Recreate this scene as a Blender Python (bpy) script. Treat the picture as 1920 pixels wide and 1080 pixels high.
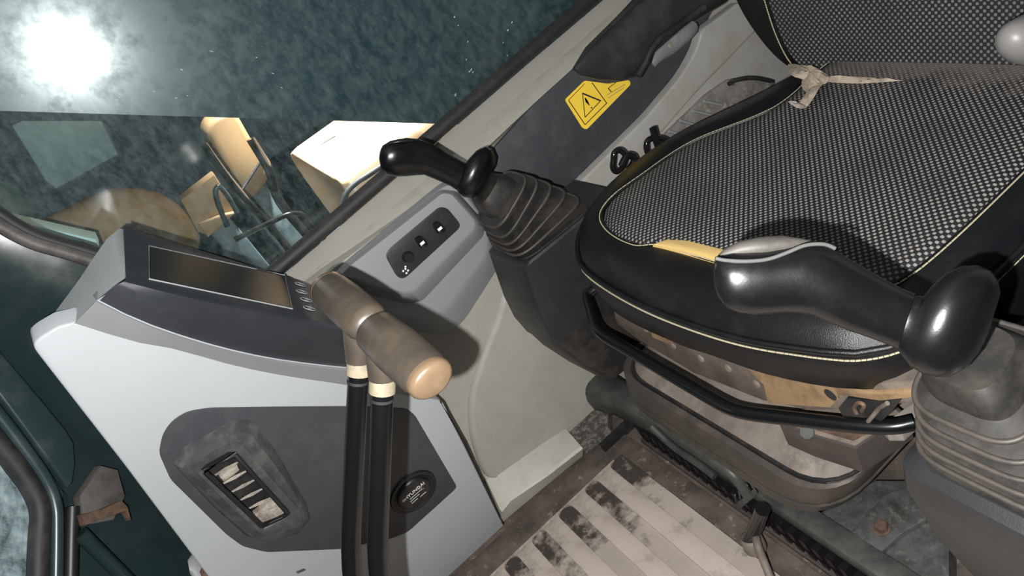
import bpy, bmesh, math, random
from mathutils import Vector, Matrix
random.seed(7)
for o in list(bpy.data.objects): bpy.data.objects.remove(o)
scene = bpy.context.scene
COL = scene.collection
V3 = Vector
# ------------------------------------------------------------------ camera
# world: +X = rear of the cab, +Y = right side of the cab (away from the open door), +Z = up, cab floor at z = 0
F = 1400.0
H = 0.97
AXV = V3((-810, -460, F)).normalized()
AXR = V3((4580, -3800, F)); AXR = (AXR - AXV * AXR.dot(AXV)).normalized()
AXD = AXR.cross(AXV).normalized()
if AXD[1] < 0: AXD = -AXD
CAMP = V3((0, 0, H))
def c2w(i): return V3((AXR[i], AXV[i], -AXD[i]))
cam_d = bpy.data.cameras.new('camera'); cam = bpy.data.objects.new('camera', cam_d); COL.objects.link(cam)
cam_d.sensor_width = 36; cam_d.lens = 36 * F / 1920; cam_d.clip_start = 0.01
cx, cy, cz = c2w(0), c2w(1), c2w(2)
M = Matrix((( cx[0], -cy[0], -cz[0], 0), (cx[1], -cy[1], -cz[1], 0), (cx[2], -cy[2], -cz[2], H), (0, 0, 0, 1)))
cam.matrix_world = M
scene.camera = cam
# ------------------------------------------------------------------ light: the phone's flash beside the lens, dim dusk around
w = bpy.data.worlds.new('world'); scene.world = w; w.use_nodes = True
w.node_tree.nodes['Background'].inputs[0].default_value = (0.50, 0.66, 0.74, 1)
w.node_tree.nodes['Background'].inputs[1].default_value = 0.05
fl = bpy.data.lights.new('phone_flash', 'POINT'); fl.energy = 58; fl.shadow_soft_size = 0.0035; fl.color = (1.0, 0.985, 0.965)
flo = bpy.data.objects.new('phone_flash', fl); COL.objects.link(flo)
flo.location = CAMP + cx * -0.033 + cy * 0.025 + cz * 0.0
wl = bpy.data.lights.new('work_lamp', 'SPOT'); wl.energy = 1000; wl.spot_size = math.radians(52); wl.spot_blend = 0.35; wl.shadow_soft_size = 0.05; wl.color = (1.0, 0.99, 0.96)
wlo = bpy.data.objects.new('work_lamp', wl); COL.objects.link(wlo); wlo.location = (0.75, 1.60, 1.75)
wlo.rotation_euler = (V3((0.56, 1.62, 0.56)) - wlo.location).to_track_quat('-Z', 'Y').to_euler()
scene.view_settings.view_transform = 'Standard'; scene.view_settings.look = 'None'
scene.view_settings.exposure = 0.0; scene.view_settings.gamma = 1.0; scene.view_settings.use_curve_mapping = False

# ------------------------------------------------------------------ pixel -> place helpers
def ray(p):
    d = V3((p[0] - 960, p[1] - 540, F)); return V3((d.dot(AXR), d.dot(AXV), -d.dot(AXD)))
def pn(p, n, c):
    d = ray(p); n = V3(n); return CAMP + d * ((c - n.dot(CAMP)) / n.dot(d))
def py(p, y): return pn(p, (0, 1, 0), y)
def pz(p, z): return pn(p, (0, 0, 1), z)
def px(p, x): return pn(p, (1, 0, 0), x)

# ------------------------------------------------------------------ materials
MATS = {}
def mat(name, col, rough=0.5, metal=0.0, dirt=None, dscale=14, damt=0.5, dsoft=0.12, bump=0.0, bscale=400, coat=0.0, spec=0.5, vary=0.12, dirt2=None, d2amt=0.6, d2scale=30, drough=None, grad=None):
    if drough is None: drough = min(0.9, rough + 0.10)
    m = bpy.data.materials.new(name); m.use_nodes = True; nt = m.node_tree; N = nt.nodes; L = nt.links
    b = N['Principled BSDF']
    b.inputs['Roughness'].default_value = rough; b.inputs['Metallic'].default_value = metal
    b.inputs['Coat Weight'].default_value = coat; b.inputs['Coat Roughness'].default_value = 0.12
    b.inputs['Specular IOR Level'].default_value = spec
    tc = N.new('ShaderNodeTexCoord')
    def noise(sc, det=6, r=0.6):
        n = N.new('ShaderNodeTexNoise'); n.inputs['Scale'].default_value = sc; n.inputs['Detail'].default_value = det; n.inputs['Roughness'].default_value = r
        L.new(tc.outputs['Object'], n.inputs['Vector']); return n
    def ramp(src, a, bb):
        r = N.new('ShaderNodeMapRange'); r.inputs[1].default_value = a; r.inputs[2].default_value = bb; L.new(src, r.inputs[0]); return r.outputs[0]
    def mix(f, a, c):
        x = N.new('ShaderNodeMix'); x.data_type = 'RGBA'
        if isinstance(f, float): x.inputs[0].default_value = f
        else: L.new(f, x.inputs[0])
        for i, v in ((6, a), (7, c)):
            if isinstance(v, tuple): x.inputs[i].default_value = (*v, 1)
            else: L.new(v, x.inputs[i])
        return x.outputs[2]
    n0 = noise(9, 8)
    c = mix(ramp(n0.outputs[0], 0.3, 0.7), tuple(max(0, v * (1 - vary)) for v in col), tuple(v * (1 + vary) for v in col))
    rr = None
    if dirt:
        nd = noise(dscale, 9, 0.68)
        src = nd.outputs[0]
        if grad:
            sp = N.new('ShaderNodeSeparateXYZ'); L.new(tc.outputs['Object'], sp.inputs[0])
            g = N.new('ShaderNodeMapRange'); g.inputs[1].default_value = grad[1]; g.inputs[2].default_value = grad[2]; g.inputs[3].default_value = 0.0; g.inputs[4].default_value = grad[3]
            L.new(sp.outputs[grad[0]], g.inputs[0])
            ad = N.new('ShaderNodeMath'); ad.operation = 'ADD'; L.new(src, ad.inputs[0]); L.new(g.outputs[0], ad.inputs[1]); src = ad.outputs[0]
        f = ramp(src, 1 - damt - dsoft, 1 - damt + dsoft)
        c = mix(f, c, dirt)
        rr = N.new('ShaderNodeMapRange'); rr.inputs[3].default_value = rough; rr.inputs[4].default_value = drough; L.new(f, rr.inputs[0])
    if dirt2:
        nd = noise(d2scale, 10, 0.72)
        f2 = ramp(nd.outputs[0], 1 - d2amt - 0.06, 1 - d2amt + 0.06)
        c = mix(f2, c, dirt2)
    L.new(c, b.inputs['Base Color'])
    if rr: L.new(rr.outputs[0], b.inputs['Roughness'])
    if bump:
        nb = noise(bscale, 3); bp = N.new('ShaderNodeBump'); bp.inputs['Strength'].default_value = bump; bp.inputs['Distance'].default_value = 0.002
        L.new(nb.outputs[0], bp.inputs['Height']); L.new(bp.outputs[0], b.inputs['Normal'])
    MATS[name] = m; return m

DUST = (0.30, 0.25, 0.205)
mat('panel_white', (0.405, 0.43, 0.448), 0.5, vary=0.03, bump=0.05, bscale=900)
mat('panel_grey', (0.25, 0.258, 0.265), 0.5, vary=0.04, bump=0.08, bscale=900)
mat('beige', (0.35, 0.335, 0.30), 0.55, dirt=(0.315, 0.298, 0.262), damt=0.45, dscale=20, vary=0.03, bump=0.06, bscale=800)
mat('sill', (0.42, 0.40, 0.35), 0.5, dirt=(0.34, 0.32, 0.275), damt=0.42, dscale=20, vary=0.03, bump=0.06, bscale=800)
mat('beige_dark', (0.27, 0.255, 0.23), 0.55, vary=0.08, bump=0.06, bscale=800)
mat('grey_side', (0.36, 0.35, 0.33), 0.5, vary=0.05, dirt=(0.30, 0.27, 0.23), damt=0.4)
mat('slate', (0.046, 0.049, 0.055), 0.45, vary=0.10, dirt=(0.062, 0.064, 0.069), damt=0.42, dscale=25, bump=0.08, bscale=900)
mat('slate_vent', (0.05, 0.053, 0.058), 0.36, dirt=(0.12, 0.117, 0.11), damt=0.42, dscale=34, bump=0.06, bscale=900)
mat('bezel', (0.026, 0.029, 0.036), 0.36, vary=0.1, dirt=(0.036, 0.039, 0.046), damt=0.4, bump=0.05, bscale=900)
mat('screen', (0.010, 0.016, 0.018), 0.3, spec=0.12, vary=0.3)
mat('plastic_black', (0.010, 0.0105, 0.0115), 0.42, vary=0.15, bump=0.05, bscale=900)
mat('plastic_worn', (0.0034, 0.0037, 0.0042), 0.27, vary=0.15, dirt=(0.0062, 0.0062, 0.0062), damt=0.40, dscale=24, bump=0.03, bscale=700)
mat('handle_worn', (0.024, 0.024, 0.024), 0.33, dirt=(0.05, 0.048, 0.044), damt=0.40, dscale=16)
mat('console_dark', (0.019, 0.0202, 0.022), 0.38, vary=0.1, dirt=(0.029, 0.0287, 0.0275), damt=0.38, dscale=22, bump=0.15, bscale=1100)
mat('boot', (0.017, 0.016, 0.015), 0.45, dirt=(0.042, 0.036, 0.031), damt=0.44, dscale=26, vary=0.15)
mat('boot_pale', (0.055, 0.047, 0.040), 0.5, dirt=(0.025, 0.022, 0.02), damt=0.45, dscale=40)
mat('rubber', (0.012, 0.012, 0.013), 0.6, dirt=(0.04, 0.035, 0.03), damt=0.4, dscale=30)
mat('seal_brown', (0.10, 0.09, 0.085), 0.55, dirt=(0.05, 0.045, 0.042), damt=0.45, dscale=40)
mat('vinyl', (0.0040, 0.0045, 0.0056), 0.36, vary=0.15, dirt=(0.0085, 0.009, 0.0098), damt=0.36, dscale=18, bump=0.25, bscale=900)
mat('stitch', (0.36, 0.325, 0.22), 0.7, vary=0.15)
mat('foam', (0.56, 0.39, 0.14), 0.85, vary=0.12, bump=0.2, bscale=500)
mat('steel_black', (0.0045, 0.005, 0.0055), 0.24, vary=0.1)
mat('tan_grip', (0.092, 0.072, 0.051), 0.36, dirt=(0.030, 0.025, 0.022), damt=0.50, dscale=17, dsoft=0.2, drough=0.5, vary=0.12)
mat('tan_cap', (0.135, 0.092, 0.056), 0.30, dirt=(0.10, 0.066, 0.04), damt=0.4, dscale=30)
mat('cream', (0.25, 0.218, 0.155), 0.6, dirt=(0.40, 0.32, 0.22), damt=0.4, dscale=60)
mat('tray', (0.19, 0.16, 0.136), 0.7, dirt=(0.12, 0.098, 0.083), damt=0.48, dscale=16, dirt2=(0.235, 0.20, 0.172), d2amt=0.40, d2scale=22, bump=0.1, bscale=300)
mat('tray_lip', (0.050, 0.042, 0.038), 0.5, dirt=(0.10, 0.08, 0.062), damt=0.40, dscale=15, bump=0.08, bscale=300)
mat('rust_plate', (0.19, 0.155, 0.128), 0.6, dirt=(0.10, 0.078, 0.062), damt=0.48, dscale=24, bump=0.1, bscale=260)
mat('rust_orange', (0.33, 0.215, 0.115), 0.65, dirt=(0.15, 0.09, 0.05), damt=0.42, dscale=30)
mat('rust', (0.125, 0.075, 0.048), 0.7, dirt=(0.055, 0.036, 0.027), damt=0.5, dscale=60)
mat('green_black', (0.014, 0.027, 0.028), 0.20, dirt=(0.022, 0.033, 0.034), damt=0.40, dscale=14)
mat('green_dusty', (0.036, 0.042, 0.039), 0.45, dirt=(0.075, 0.074, 0.066), damt=0.46, dscale=26)
mat('green_frame', (0.022, 0.040, 0.043), 0.30, dirt=(0.042, 0.058, 0.060), damt=0.38, dscale=22)
mat('floor_dirt', (0.13, 0.10, 0.085), 0.8, dirt=(0.055, 0.045, 0.038), damt=0.50, dscale=16, dirt2=(0.33, 0.27, 0.22), d2amt=0.36, d2scale=55, bump=0.4, bscale=160)
mat('mat_rib', (0.47, 0.40, 0.345), 0.75, dirt=(0.16, 0.13, 0.11), damt=0.28, dscale=18, grad=(1, 0.18, 0.33, 0.25), dirt2=(0.36, 0.30, 0.255), d2amt=0.42, d2scale=17, bump=0.25, bscale=220)
mat('mat_groove', (0.40, 0.34, 0.29), 0.8, dirt=(0.045, 0.037, 0.031), damt=0.35, dscale=20, dsoft=0.08, grad=(1, 0.16, 0.32, 0.26), dirt2=(0.40, 0.34, 0.29), d2amt=0.33, d2scale=70, bump=0.3, bscale=220)
mat('carpet', (0.06, 0.054, 0.048), 0.95, dirt=(0.19, 0.17, 0.15), damt=0.47, dscale=130, dsoft=0.08, bump=0.8, bscale=380)
mat('sticker', (0.95, 0.66, 0.065), 0.4, vary=0.04)
mat('ink', (0.02, 0.02, 0.02), 0.5)
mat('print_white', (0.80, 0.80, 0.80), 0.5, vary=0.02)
mat('louvre', (0.13, 0.125, 0.115), 0.6, dirt=(0.36, 0.32, 0.27), damt=0.52, dscale=45)
mat('lint', (0.40, 0.35, 0.295), 0.95, dirt=(0.17, 0.14, 0.12), damt=0.44, dscale=60, bump=0.6, bscale=250)
mat('rag', (0.40, 0.335, 0.255), 0.9, dirt=(0.19, 0.15, 0.12), damt=0.46, dscale=40, bump=0.3, bscale=300)
mat('dusty_grey', (0.24, 0.22, 0.20), 0.75, dirt=(0.13, 0.115, 0.10), damt=0.5, dscale=28, dirt2=(0.34, 0.31, 0.28), d2amt=0.40, d2scale=60)
mat('lever_grey', (0.16, 0.165, 0.165), 0.3, dirt=(0.26, 0.25, 0.23), damt=0.4, dscale=30)
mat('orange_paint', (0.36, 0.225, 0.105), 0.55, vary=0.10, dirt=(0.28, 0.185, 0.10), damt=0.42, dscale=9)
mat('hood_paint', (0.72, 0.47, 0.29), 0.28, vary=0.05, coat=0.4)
mat('deck', (0.05, 0.075, 0.085), 0.5, dirt=(0.13, 0.16, 0.165), damt=0.46, dscale=7, dirt2=(0.02, 0.03, 0.034), d2amt=0.42, d2scale=12)
mat('ground', (0.20, 0.30, 0.32), 0.9, dirt=(0.05, 0.075, 0.08), damt=0.5, dscale=2.6, dirt2=(0.40, 0.5, 0.5), d2amt=0.36, d2scale=5)
mat('pale_teal', (0.62, 0.86, 0.84), 0.6, dirt=(0.40, 0.60, 0.60), damt=0.45, dscale=4)
mat('galv', (0.10, 0.105, 0.103), 0.42, metal=0.2, dirt=(0.045, 0.042, 0.038), damt=0.46, dscale=50, dirt2=(0.17, 0.16, 0.145), d2amt=0.38, d2scale=70)
mat('knob_pale', (0.145, 0.14, 0.135), 0.45, vary=0.03)
mat('thumb_dust', (0.060, 0.055, 0.049), 0.6, dirt=(0.03, 0.027, 0.024), damt=0.45, dscale=60)
mat('strip_metal', (0.10, 0.098, 0.095), 0.3, metal=0.3)
mat('gloss_black', (0.010, 0.009, 0.009), 0.12, vary=0.1)

def fabric(name, base=(0.008, 0.008, 0.009), dot=(0.255, 0.235, 0.222), kx=820, ky=900, plane='xy', dust=True):
    m = bpy.data.materials.new(name); m.use_nodes = True; nt = m.node_tree; N = nt.nodes; L = nt.links; b = N['Principled BSDF']
    tc = N.new('ShaderNodeTexCoord'); sp = N.new('ShaderNodeSeparateXYZ'); L.new(tc.outputs['Object'], sp.inputs[0])
    def mth(op, a, c=None):
        n = N.new('ShaderNodeMath'); n.operation = op
        for i, v in ((0, a), (1, c)):
            if v is None: continue
            if isinstance(v, (int, float)): n.inputs[i].default_value = v
            else: L.new(v, n.inputs[i])
        return n.outputs[0]
    a = sp.outputs['XYZ'.index(plane[0].upper())]; c = sp.outputs['XYZ'.index(plane[1].upper())]
    p = mth('MULTIPLY', mth('SINE', mth('MULTIPLY', a, kx)), mth('SINE', mth('MULTIPLY', c, ky)))
    r = N.new('ShaderNodeMapRange'); r.inputs[1].default_value = 0.05; r.inputs[2].default_value = 0.5; L.new(p, r.inputs[0])
    nz = N.new('ShaderNodeTexNoise'); nz.inputs['Scale'].default_value = 12; nz.inputs['Detail'].default_value = 6; L.new(tc.outputs['Object'], nz.inputs['Vector'])
    nr = N.new('ShaderNodeMapRange'); nr.inputs[1].default_value = 0.3; nr.inputs[2].default_value = 0.7; nr.inputs[3].default_value = 0.65; nr.inputs[4].default_value = 1.15; L.new(nz.outputs[0], nr.inputs[0])
    f = mth('MULTIPLY', r.outputs[0], nr.outputs[0])
    x = N.new('ShaderNodeMix'); x.data_type = 'RGBA'; x.inputs[6].default_value = (*base, 1); x.inputs[7].default_value = (*dot, 1); L.new(f, x.inputs[0])
    colr = x.outputs[2]
    if dust:   # dust settled in the crease under the backrest
        n2 = N.new('ShaderNodeTexNoise'); n2.inputs['Scale'].default_value = 40; n2.inputs['Detail'].default_value = 8; L.new(tc.outputs['Object'], n2.inputs['Vector'])
        gx = N.new('ShaderNodeMapRange'); gx.inputs[1].default_value = 0.155; gx.inputs[2].default_value = 0.225; gx.inputs[3].default_value = -0.35; gx.inputs[4].default_value = 0.45; L.new(a, gx.inputs[0])
        dm = N.new('ShaderNodeMapRange'); dm.inputs[1].default_value = 0.35; dm.inputs[2].default_value = 0.9; dm.inputs[4].default_value = 0.85; L.new(mth('ADD', n2.outputs[0], gx.outputs[0]), dm.inputs[0])
        y = N.new('ShaderNodeMix'); y.data_type = 'RGBA'; y.inputs[7].default_value = (0.13, 0.112, 0.1, 1); L.new(colr, y.inputs[6]); L.new(dm.outputs[0], y.inputs[0]); colr = y.outputs[2]
    L.new(colr, b.inputs['Base Color']); b.inputs['Roughness'].default_value = 0.6
    bp = N.new('ShaderNodeBump'); bp.inputs['Strength'].default_value = 0.5; bp.inputs['Distance'].default_value = 0.001; L.new(r.outputs[0], bp.inputs['Height']); L.new(bp.outputs[0], b.inputs['Normal'])
    MATS[name] = m
fabric('mesh_cushion')
fabric('mesh_back', dot=(0.125, 0.13, 0.13), dust=False, kx=820, ky=820, plane='yz')

def glass(name, tint=(0.80, 0.93, 0.92), dust=0.10, rough=0.10, dustcol=(0.30, 0.38, 0.38), refl=1.0):
    m = bpy.data.materials.new(name); m.use_nodes = True; nt = m.node_tree; N = nt.nodes; L = nt.links
    N.remove(N['Principled BSDF']); out = N['Material Output']
    t = N.new('ShaderNodeBsdfTransparent'); t.inputs[0].default_value = (*tint, 1)
    g = N.new('ShaderNodeBsdfGlossy'); g.inputs['Roughness'].default_value = rough
    d = N.new('ShaderNodeBsdfDiffuse'); d.inputs[0].default_value = (*dustcol, 1)
    fr = N.new('ShaderNodeFresnel'); fr.inputs[0].default_value = 1.5
    tc = N.new('ShaderNodeTexCoord'); mp = N.new('ShaderNodeMapping'); mp.inputs['Scale'].default_value = (42, 1, 24); mp.inputs['Rotation'].default_value = (0, 0.6, 0)
    L.new(tc.outputs['Object'], mp.inputs[0])
    nz = N.new('ShaderNodeTexNoise'); nz.inputs['Scale'].default_value = 1.6; nz.inputs['Detail'].default_value = 12; nz.inputs['Roughness'].default_value = 0.75; L.new(mp.outputs[0], nz.inputs[0])
    r = N.new('ShaderNodeMapRange'); r.inputs[1].default_value = 0.42; r.inputs[2].default_value = 0.78; r.inputs[3].default_value = dust * 0.2; r.inputs[4].default_value = dust * 2.2; L.new(nz.outputs[0], r.inputs[0])
    m1 = N.new('ShaderNodeMixShader'); L.new(r.outputs[0], m1.inputs[0]); L.new(t.outputs[0], m1.inputs[1]); L.new(d.outputs[0], m1.inputs[2])
    m2 = N.new('ShaderNodeMixShader'); L.new(fr.outputs[0], m2.inputs[0]); L.new(m1.outputs[0], m2.inputs[1]); L.new(g.outputs[0], m2.inputs[2])
    L.new(m2.outputs[0], out.inputs[0]); MATS[name] = m
glass('glass_side', tint=(0.93, 0.97, 0.97), dust=0.07, rough=0.08)
glass('glass_front', tint=(0.75, 0.88, 0.9), dust=0.42, rough=0.08, dustcol=(0.50, 0.60, 0.62))
# dark film: glossy, dusty
def film(name):
    m = mat(name, (0.012, 0.032, 0.038), 0.27, dirt=(0.019, 0.042, 0.047), damt=0.42, dscale=30, drough=0.45, spec=0.5)
    b = m.node_tree.nodes['Principled BSDF']; b.inputs['Coat Weight'].default_value = 0.4; b.inputs['Coat Roughness'].default_value = 0.12
film('film')

# ------------------------------------------------------------------ object helpers
def setp(o, label=None, cat=None, group=None, kind=None):
    if label: o['label'] = label
    if cat: o['category'] = cat
    if group: o['group'] = group
    if kind: o['kind'] = kind
    return o
def thing(name, label, cat, loc, group=None):
    o = bpy.data.objects.new(name, None); o.empty_display_size = 0.02; COL.objects.link(o); o.location = loc
    return setp(o, label, cat, group)
def root_loc(o):
    v = V3((0, 0, 0))
    while o is not None: v = v + o.location; o = o.parent
    return v
def finish(name, bm, m, parent=None, smooth=True, angle=35):
    bmesh.ops.remove_doubles(bm, verts=bm.verts, dist=1e-6)
    bmesh.ops.recalc_face_normals(bm, faces=bm.faces)
    if parent is not None: off = root_loc(parent)
    else:
        xs = [v.co for v in bm.verts]
        off = V3(((min(v.x for v in xs) + max(v.x for v in xs)) / 2, (min(v.y for v in xs) + max(v.y for v in xs)) / 2, min(v.z for v in xs)))
    bmesh.ops.translate(bm, verts=bm.verts, vec=-off)
    me = bpy.data.meshes.new(name); bm.to_mesh(me); bm.free()
    if smooth:
        me.shade_smooth(); me.set_sharp_from_angle(angle=math.radians(angle))
    me.materials.append(MATS[m])
    o = bpy.data.objects.new(name, me); COL.objects.link(o)
    if parent is not None: o.parent = parent
    else: o.location = off
    return o
def rounded(pts, r, seg=4, skip=()):
    out = []; n = len(pts)
    for i, p in enumerate(pts):
        p = V3(p); a = V3(pts[i - 1]); b = V3(pts[(i + 1) % n])
        rr = r[i] if isinstance(r, (list, tuple)) else r
        if rr <= 0: out.append(p); continue
        da = min(rr, (a - p).length * 0.48); db = min(rr, (b - p).length * 0.48)
        A = p + (a - p).normalized() * da; B = p + (b - p).normalized() * db
        for k in range(seg + 1):
            t = k / seg; out.append(A * (1 - t) ** 2 + p * 2 * t * (1 - t) + B * t * t)
    return out
def slab_bm(pts, vec, bevel=0.0, seg=2):
    bm = bmesh.new(); vec = V3(vec)
    f = bm.faces.new([bm.verts.new(p) for p in pts])
    r = bmesh.ops.extrude_face_region(bm, geom=[f])
    bmesh.ops.translate(bm, verts=[v for v in r['geom'] if isinstance(v, bmesh.types.BMVert)], vec=vec)
    # the original face is the front; it is kept by extrude_face_region
    if bevel > 0:
        front = f if f.is_valid else None
        if front is None:
            front = min(bm.faces, key=lambda g: g.calc_center_median().dot(vec))
        bmesh.ops.bevel(bm, geom=list(front.edges), offset=bevel, segments=seg, affect='EDGES', profile=0.5, clamp_overlap=True)
    return bm
def slab(name, pts, vec, m, parent=None, bevel=0.0, seg=2, smooth=True, angle=35):
    return finish(name, slab_bm(pts, vec, bevel, seg), m, parent, smooth, angle)
def box_bm(lo, hi, bevel=0.0, seg=2, bm=None):
    b = bmesh.new(); bmesh.ops.create_cube(b, size=1)
    lo = V3(lo); hi = V3(hi)
    for v in b.verts: v.co = V3([(lo[i] + hi[i]) / 2 + v.co[i] * (hi[i] - lo[i]) for i in range(3)])
    if bevel > 0: bmesh.ops.bevel(b, geom=list(b.edges), offset=bevel, segments=seg, affect='EDGES', profile=0.5, clamp_overlap=True)
    return b
def box(name, lo, hi, m, parent=None, bevel=0.0, seg=2): return finish(name, box_bm(lo, hi, bevel, seg), m, parent)
def loft_bm(rings, closed=True, caps=True):
    bm = bmesh.new(); R = [[bm.verts.new(p) for p in r] for r in rings]; n = len(R[0])
    for a, b in zip(R, R[1:]):
        for i in range(n if closed else n - 1):
            j = (i + 1) % n
            try: bm.faces.new((a[i], a[j], b[j], b[i]))
            except ValueError: pass
    if caps and closed: bm.faces.new(R[0][::-1]); bm.faces.new(R[-1])
    return bm
def loft(name, rings, m, parent=None, closed=True, caps=True, angle=50): return finish(name, loft_bm(rings, closed, caps), m, parent, True, angle)
def catmull(pts, sub=6, closed=False):
    pts = [V3(p) for p in pts]; n = len(pts); out = []
    rng = range(n) if closed else range(n - 1)
    for i in rng:
        g = (lambda k: pts[k % n]) if closed else (lambda k: pts[max(0, min(n - 1, k))])
        p0, p1, p2, p3 = g(i - 1), g(i), g(i + 1), g(i + 2)
        for s in range(sub):
            t = s / sub
            out.append(0.5 * ((2 * p1) + (p2 - p0) * t + (2 * p0 - 5 * p1 + 4 * p2 - p3) * t * t + (3 * p1 - p0 - 3 * p2 + p3) * t ** 3))
    if not closed: out.append(pts[-1])
    return out
def tube_bm(path, r, n=12, closed=False, flat=1.0):
    path = [V3(p) for p in path]; rings = []; N = len(path); up = None
    for i, p in enumerate(path):
        a = path[i - 1] if (i > 0 or closed) else p; b = path[(i + 1) % N] if (i < N - 1 or closed) else p
        t = (b - a).normalized()
        if up is None:
            up = V3((0, 0, 1)) if abs(t.z) < 0.9 else V3((1, 0, 0))
        s = t.cross(up).normalized(); u = s.cross(t).normalized(); up = u
        rr = r[i] if isinstance(r, (list, tuple)) else r
        rings.append([p + s * math.cos(2 * math.pi * k / n) * rr + u * math.sin(2 * math.pi * k / n) * rr * flat for k in range(n)])
    if closed: rings.append(rings[0])
    return loft_bm(rings, True, not closed)
def tube(name, path, r, m, parent=None, n=12, closed=False, flat=1.0): return finish(name, tube_bm(path, r, n, closed, flat), m, parent, True, 60)
def bendpath(pts, r, seg=5):
    out = [V3(pts[0])]
    for i in range(1, len(pts) - 1):
        p = V3(pts[i]); a = V3(pts[i - 1]); b = V3(pts[i + 1])
        da = min(r, (a - p).length * 0.45); db = min(r, (b - p).length * 0.45)
        A = p + (a - p).normalized() * da; B = p + (b - p).normalized() * db
        for k in range(seg + 1):
            t = k / seg; out.append(A * (1 - t) ** 2 + p * 2 * t * (1 - t) + B * t * t)
    out.append(V3(pts[-1])); return out
def sil(pairs, y, ratio=0.9, n=24, pw=2.0, plane=None, dvec=None, view=False):
    rings = []
    for q in pairs:
        a, b = q[0], q[1]; rt = q[2] if len(q) > 2 else ratio
        A = py(a, y) if plane is None else pn(a, *plane); B = py(b, y) if plane is None else pn(b, *plane)
        c = (A + B) / 2; h = (A - B) / 2; dv = (V3(dvec) if dvec else V3((0, 1, 0))) * h.length * rt
        if view:
            r_ = c - CAMP; dep = r_.dot(cz); half = math.hypot(a[0] - b[0], a[1] - b[1]) / 2 * dep / F; dv = r_.normalized() * half * rt
        ring = []
        for k in range(n):
            t = 2 * math.pi * k / n; ct, st = math.cos(t), math.sin(t)
            ring.append(c + h * math.copysign(abs(ct) ** (2 / pw), ct) + dv * math.copysign(abs(st) ** (2 / pw), st))
        rings.append(ring)
    return rings
def disc_bm(c, nrm, r0, h, n=24, r1=None, seg=1):
    c = V3(c); nrm = V3(nrm).normalized(); s = nrm.cross(V3((0, 0, 1)) if abs(nrm.z) < 0.9 else V3((1, 0, 0))).normalized(); u = s.cross(nrm)
    r1 = r0 if r1 is None else r1
    return loft_bm([[c + nrm * hh + (s * math.cos(2 * math.pi * k / n) + u * math.sin(2 * math.pi * k / n)) * rr for k in range(n)] for hh, rr in ((0, r0), (h * 0.8, r1 + (r0 - r1) * 0.3), (h, r1 * 0.9))])
def disc(name, c, nrm, r0, h, m, parent=None, n=24, r1=None): return finish(name, disc_bm(c, nrm, r0, h, n, r1), m, parent, True, 40)
def text(name, s, loc, right, up, size, m, parent, th=0.0003):
    cu = bpy.data.curves.new(name, 'FONT'); cu.body = s; cu.size = size; cu.align_x = 'CENTER'; cu.align_y = 'CENTER'; cu.extrude = th; cu.resolution_u = 2
    to = bpy.data.objects.new(name, cu); COL.objects.link(to)
    dg = bpy.context.evaluated_depsgraph_get(); me = bpy.data.meshes.new_from_object(to.evaluated_get(dg))
    bpy.data.objects.remove(to)
    right = V3(right).normalized(); up = V3(up).normalized(); n = right.cross(up); off = root_loc(parent)
    for v in me.vertices: v.co = V3(loc) - off + right * v.co.x + up * v.co.y + n * v.co.z
    me.materials.append(MATS[m]); o = bpy.data.objects.new(name, me); COL.objects.link(o); o.parent = parent; return o
def joined(bms):
    out = bmesh.new()
    for b in bms:
        me = bpy.data.meshes.new('tmp'); b.to_mesh(me); b.free(); out.from_mesh(me); bpy.data.meshes.remove(me)
    return out
PX = lambda pts, f: [f(p) for p in pts]

# =================================================================== SETTING
AWAY = V3((0, 1, 0))
fl_o = box('floor', (-0.75, 0.10, -0.04), (1.3, 1.04, -0.006), 'floor_dirt'); setp(fl_o, 'dirty brown cab floor beneath the ribbed mat', 'floor', kind='structure')
# ribbed floor covering: border along the side panel and one raised rib between each pair of grooves
pitch = 0.0622; gw = 0.030; yend = 0.915; x0g = 0.0
mt_root = thing('floor_mat', 'dusty beige ribbed floor mat in front of the seat base', 'floor mat', (0, 0.6, -0.006))
box('mat_border', (-0.60, yend + gw / 2, -0.006), (0.30, 0.985, 0.0), 'floor_dirt', mt_root, 0.002)
box('mat_border', (0.265, 0.12, -0.006), (0.30, yend + gw / 2, 0.0), 'floor_dirt', mt_root, 0.002)
box('groove_bed', (-0.60, 0.12, -0.0059), (0.265, yend + gw / 2, -0.0045), 'mat_groove', mt_root)
rib_me = None
for i in range(-9, 4):
    a = x0g + i * pitch + gw / 2; b = a + pitch - gw; r = gw / 2
    yt = yend + r - 0.0
    pts = [V3((a, 0.12, 0)), V3((b, 0.12, 0)), V3((b, yend, 0))]
    for k in range(1, 7):
        t = math.pi / 2 * k / 6; pts.append(V3((b + r - r * math.cos(t), yend + r * math.sin(t), 0)))
    for k in range(6, 0, -1):
        t = math.pi / 2 * k / 6; pts.append(V3((a - r + r * math.cos(t), yend + r * math.sin(t), 0)))
    pts.append(V3((a, yend, 0)))
    if rib_me is None:
        o = slab('rib', pts, (0, 0, -0.0059), 'mat_rib', mt_root, 0.0015); rib_me = (o, i)
    else:
        c = rib_me[0].copy(); COL.objects.link(c); c.parent = mt_root; c.location = (pitch * (i - rib_me[1]), 0, 0)

YW = 1.04
wr = box('wall_right', (0.02, YW, -0.02), (1.35, YW + 0.03, 0.56), 'beige'); setp(wr, 'beige plastic lower side wall of the cab', 'wall', kind='structure')
# faint raised swelling of the side wall
sw = [(970, 520), (930, 605), (898, 690), (882, 760), (890, 840), (930, 905), (1040, 860), (1150, 770), (1230, 640), (1090, 540)]
s_ = slab('wall_bulge', catmull(PX(sw, lambda p: py(p, 1.030)), 4, True), (0, 0.0115, 0), 'beige', wr, 0.011, 6, True, 89)
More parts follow.
